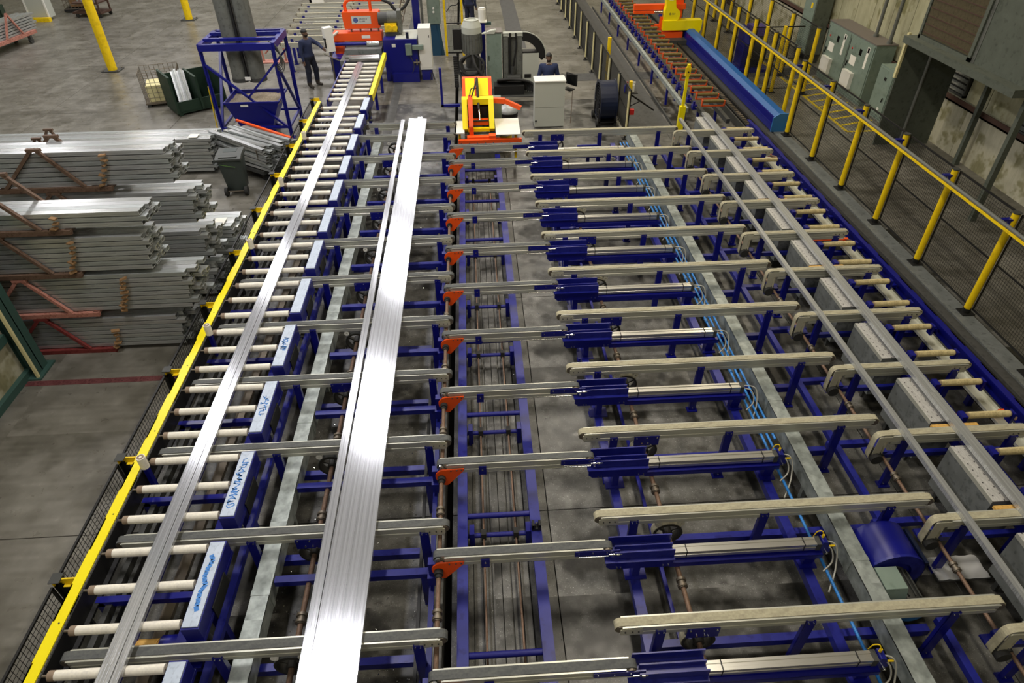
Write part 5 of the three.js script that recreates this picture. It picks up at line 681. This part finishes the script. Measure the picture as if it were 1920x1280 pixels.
// ---------- people: one continuous surface each, meshed from a distance field ----------
function surfaceNets(lo, hi, cell, f) {
  const n = [0, 1, 2].map(i => Math.ceil((hi[i] - lo[i]) / cell) + 1), [nx, ny, nz] = n, val = new Float32Array(nx * ny * nz);
  for (let k = 0; k < nz; k++) for (let j = 0; j < ny; j++) for (let i = 0; i < nx; i++) val[i + nx * (j + ny * k)] = f(lo[0] + i * cell, lo[1] + j * cell, lo[2] + k * cell);
  const id = new Int32Array(nx * ny * nz).fill(-1), pos = [], tri = [];
  for (let k = 0; k + 1 < nz; k++) for (let j = 0; j + 1 < ny; j++) for (let i = 0; i + 1 < nx; i++) {
    let m = 0, c = [0, 0, 0], q = 0; const v = []; for (let b = 0; b < 8; b++) { v[b] = val[i + (b & 1) + nx * (j + (b >> 1 & 1) + ny * (k + (b >> 2)))]; if (v[b] < 0) m |= 1 << b; }
    if (m === 0 || m === 255) continue;
    for (let a = 0; a < 8; a++) for (const d of [1, 2, 4]) { if (a & d) continue; const b = a | d; if ((v[a] < 0) === (v[b] < 0)) continue; const t = v[a] / (v[a] - v[b]); c[0] += (a & 1) + (d === 1 ? t : 0); c[1] += (a >> 1 & 1) + (d === 2 ? t : 0); c[2] += (a >> 2) + (d === 4 ? t : 0); q++; }
    id[i + nx * (j + ny * k)] = pos.length / 3; pos.push(lo[0] + (i + c[0] / q) * cell, lo[1] + (j + c[1] / q) * cell, lo[2] + (k + c[2] / q) * cell);
  }
  const at = (i, j, k) => id[i + nx * (j + ny * k)];
  for (let k = 1; k + 1 < nz; k++) for (let j = 1; j + 1 < ny; j++) for (let i = 1; i + 1 < nx; i++) {
    const s = val[i + nx * (j + ny * k)] < 0; const quad = (a, b, c, d, flip) => { if (a < 0 || b < 0 || c < 0 || d < 0) return; if (flip) tri.push(a, c, b, a, d, c); else tri.push(a, b, c, a, c, d); };
    if (s !== (val[i + 1 + nx * (j + ny * k)] < 0)) quad(at(i, j - 1, k - 1), at(i, j, k - 1), at(i, j, k), at(i, j - 1, k), !s);
    if (s !== (val[i + nx * (j + 1 + ny * k)] < 0)) quad(at(i - 1, j, k - 1), at(i - 1, j, k), at(i, j, k), at(i, j, k - 1), !s);
    if (s !== (val[i + nx * (j + ny * (k + 1))] < 0)) quad(at(i - 1, j - 1, k), at(i, j - 1, k), at(i, j, k), at(i - 1, j, k), !s);
  }
  const g = new THREE.BufferGeometry(); g.setAttribute('position', new THREE.Float32BufferAttribute(pos, 3)); g.setIndex(tri); g.computeVertexNormals(); return g;
}
const cap = (p, a, b, ra, rb) => { const dx = b[0] - a[0], dy = b[1] - a[1], dz = b[2] - a[2], px = p[0] - a[0], py = p[1] - a[1], pz = p[2] - a[2]; const t = clamp((px * dx + py * dy + pz * dz) / (dx * dx + dy * dy + dz * dz), 0, 1); return Math.hypot(px - t * dx, py - t * dy, pz - t * dz) - (ra + (rb - ra) * t); };
const smin = (a, b, k) => { const h = clamp(.5 + .5 * (b - a) / k, 0, 1); return b + (a - b) * h - k * h * (1 - h); };
const ell = (p, c, r) => { const x = (p[0] - c[0]) / r[0], y = (p[1] - c[1]) / r[1], z = (p[2] - c[2]) / r[2], l = Math.hypot(x, y, z); return (l - 1) * Math.min(...r); };
// a person 1.77 m tall facing +z; J overrides arm joints
function person(label, pos, turn, J, opt) {
  const t = thing('person', label, 'person', pos, undefined, turn);
  const SK = [.12, .068, .043], SH = opt.shirt, TR = opt.trousers, BO = [.035, .028, .02];
  const arms = { l: J.l || [[.2, 1.42, 0], [.27, 1.14, 0], [.28, .88, .06]], r: J.r || [[-.2, 1.42, 0], [-.27, 1.14, 0], [-.28, .88, .06]] };
  const hx = J.head || [0, 0];
  const body = [
    [[0, .98, 0], [0, 1.3, .0], .165, .17], [[-.1, 1.37, 0], [.1, 1.37, 0], .125, .125], [[0, 1.4, 0], [0, 1.52, .01], .075, .058],
    [[-.07, .96, 0], [.07, .96, 0], .14, .14], [[.1, .93, 0], [.12 + (J.step || 0), .52, .02], .115, .09], [[.12 + (J.step || 0), .52, .02], [.14 + (J.step || 0), .14, -.02], .09, .075], [[.13 + (J.step || 0), .06, -.03], [.15 + (J.step || 0), .045, .15], .05, .04],
    [[-.1, .93, 0], [-.12, .52, .02], .115, .09], [[-.12, .52, .02], [-.14, .14, -.02], .09, .075], [[-.13, .06, -.03], [-.16, .045, .15], .05, .04]];
  for (const s of ['l', 'r']) { const [a, b, c] = arms[s]; body.push([a, b, .074, .058], [b, c, .058, .042]); }
  const fb1 = (x, y, z) => { let d = 9; const p = [x, y, z]; for (const [a, b, ra, rb] of body) d = smin(d, cap(p, a, b, ra, rb), .035); return d; };
  const gb = surfaceNets([-.75, -.02, -.35], [.75, 1.56, .75], .016, fb1);
  // head with brow, nose, jaw, ears
  const hc = [0, 1.655, .02], ch = Math.cos(hx[0]), sh = Math.sin(hx[0]);
  const loc = (x, y, z) => { const dx = x - hc[0], dz = z - hc[2]; return [dx * ch - dz * sh, y - hc[1], dx * sh + dz * ch]; };
  const fh = (x, y, z) => { const p = loc(x, y, z); let d = ell(p, [0, .02, -.01], [.078, .1, .095]); d = smin(d, ell(p, [0, -.055, .03], [.056, .065, .06]), .03); d = smin(d, cap(p, [0, .01, .088], [0, -.03, .105], .01, .014), .012); d = smin(d, ell(p, [.078, -.01, -.005], [.012, .03, .02]), .008); d = smin(d, ell(p, [-.078, -.01, -.005], [.012, .03, .02]), .008); d = Math.max(d, -ell(p, [.031, .012, .092], [.016, .009, .012])); d = Math.max(d, -ell(p, [-.031, .012, .092], [.016, .009, .012])); d = smin(d, ell(p, [0, -.07, .078], [.024, .009, .012]), .01); d = smin(d, cap([x, y, z], [0, 1.5, .01], [0, 1.6, .01], .056, .056), .02); return d; };
  const gh = surfaceNets([-.13, 1.48, -.14], [.13, 1.8, .17], .006, fh);
  // hands: palm, four fingers, thumb
  const hands = [];
  for (const s of ['l', 'r']) {
    const [, e, w] = arms[s], d = V(...w).sub(V(...e)).normalize(), side = V(s === 'l' ? 1 : -1, 0, 0); let up = d.clone().cross(side); if (up.length() < .3) up = d.clone().cross(V(0, 1, 0)); up.normalize(); const lat = up.clone().cross(d).normalize(); const P = (a, b, c) => { const q = V(...w).addScaledVector(d, a).addScaledVector(up, b).addScaledVector(lat, c); return [q.x, q.y, q.z]; };
    const fs = [[P(-.02, 0, 0), P(.03, 0, 0), .032, .03], [P(.03, -.02, 0), P(.085, -.025, .004), .021, .018], [P(.03, .02, 0), P(.085, .025, .004), .021, .018]];
    [-.031, -.011, .011, .031].forEach((o, i) => { const L = [.058, .072, .068, .052][i]; fs.push([P(.085, o, 0), P(.085 + L * .55, o * 1.05, .012), .0105, .0095], [P(.085 + L * .55, o * 1.05, .012), P(.085 + L * .85, o * 1.05, .036), .0095, .008]); });
    fs.push([P(.02, .03, .01), P(.055, .06, .022), .0125, .011], [P(.055, .06, .022), P(.085, .062, .034), .011, .009]);
    const lo = [0, 1, 2].map(i => Math.min(...fs.flatMap(q => [q[0][i], q[1][i]])) - .05), hi = [0, 1, 2].map(i => Math.max(...fs.flatMap(q => [q[0][i], q[1][i]])) + .05);
    hands.push(surfaceNets(lo, hi, .0055, (x, y, z) => { let q = 9; for (const [a, b, ra, rb] of fs) q = smin(q, cap([x, y, z], a, b, ra, rb), .007); return q; }));
  }
  const paint = (g, fn) => { g = g.toNonIndexed(); const p = g.attributes.position, c = new Float32Array(p.count * 3); for (let i = 0; i < p.count; i += 3) { const m = [0, 1, 2].map(k => (p.getX(i) * (k === 0) + p.getY(i) * (k === 1) + p.getZ(i) * (k === 2))); const q = fn(m[0], m[1], m[2]); for (let v = 0; v < 3; v++) c.set(q, (i + v) * 3); } g.setAttribute('color', new THREE.BufferAttribute(c, 3)); return g; };
  const parts = [paint(gb, (x, y, z) => y < .17 ? BO : y > 1.475 && Math.hypot(x, z) < .1 ? SK : (y < .97 && Math.abs(x) < .245 && z < .22) ? TR : SH), paint(gh, () => SK), ...hands.map(h => paint(h, () => opt.gloves || SK))];
  const m = new THREE.Mesh(mergeGeometries(parts.map(g => { g.deleteAttribute('uv'); return g; })), std({ vertexColors: true, roughness: .85 })); m.name = 'body'; m.castShadow = m.receiveShadow = true; t.add(m);
  // cap, beard, eyes, collar
  const hat = surfaceNets([-.14, 1.62, -.14], [.14, 1.82, .18], .007, (x, y, z) => { const p = loc(x, y, z); return Math.max(ell(p, [0, .03, -.012], [.088, .102, .104]), -(p[1] - .035 + .1 * Math.max(0, p[2] - .02) * -1 + (p[2] < 0 ? .25 * -p[2] * 1 : 0)) ); }); part('knit_cap', hat, M.black, t);
  const ey = [.031, -.031].map(o => { const g = new THREE.SphereGeometry(.011, 8, 6); const q = [o * ch + .078 * sh, .012, -o * sh + .078 * ch]; g.translate(hc[0] + q[0], hc[1] + q[1], hc[2] + q[2]); return g; }); part('eyes', ey, std({ color: 0x2a2018, roughness: .3 }), t);
  const beard = surfaceNets([-.11, 1.52, -.1], [.11, 1.66, .15], .006, (x, y, z) => { const p = loc(x, y, z); return Math.max(ell(p, [0, -.058, .03], [.061, .068, .064]), p[1] + .045 - .0 * p[2], -(p[2] + .02)); }); part('beard', beard, std({ color: 0x120c09, roughness: .95 }), t);
  if (opt.collar) part('lanyard', new THREE.TorusGeometry(.07, .006, 6, 20).rotateX(.75).translate(0, 1.475, .06), M.offwhite, t);
  return t;
}
person('worker in navy shirt and dark cap reaching toward the white pendant box', [-5.3, 0, -22.65], .95, { l: [[.2, 1.42, 0], [.33, 1.28, .2], [.25, 1.2, .46]], head: [.35, 0], step: .08 }, { shirt: [.012, .02, .06], trousers: [.008, .011, .024] });
person('worker in navy shirt with a white neck cord behind the white console', [2.15, 0, -19.35], -.05, {}, { shirt: [.014, .024, .075], trousers: [.01, .013, .03], collar: true });
person('worker in dark navy work clothes standing beyond the upright hydraulic motor', [-.05, 0, -29.6], 2.6, {}, { shirt: [.01, .016, .05], trousers: [.008, .011, .03] });
{ const t = thing('pendant_box', 'off-white tilted pendant control box held by the worker at the press', 'control box', [-4.62, 1.38, -22.95], undefined, .5); part('case', [box(-.14, .14, -.36, .36, -.12, .12)], M.offwhite, t); part('handle', [box(-.19, -.14, .02, .06, .0, .16), box(-.19, -.15, -.22, .06, .12, .16)], M.black, t); part('boom', rod([.1, .0, -.1], [.5, .05, -.5], .04, 8), M.wgrey, t); part('mount_post', rod([.0, -.36, 0], [.0, -1.38, 0], .03, 8), M.steel, t); }
one('chrome_lever', rod([-4.75, 1.05, -22.5], [-4.3, .75, -22.75], .02, 8), M.chrome, 'thin chrome lever rod between the worker and the press', 'lever');
renderer.render(scene, camera);
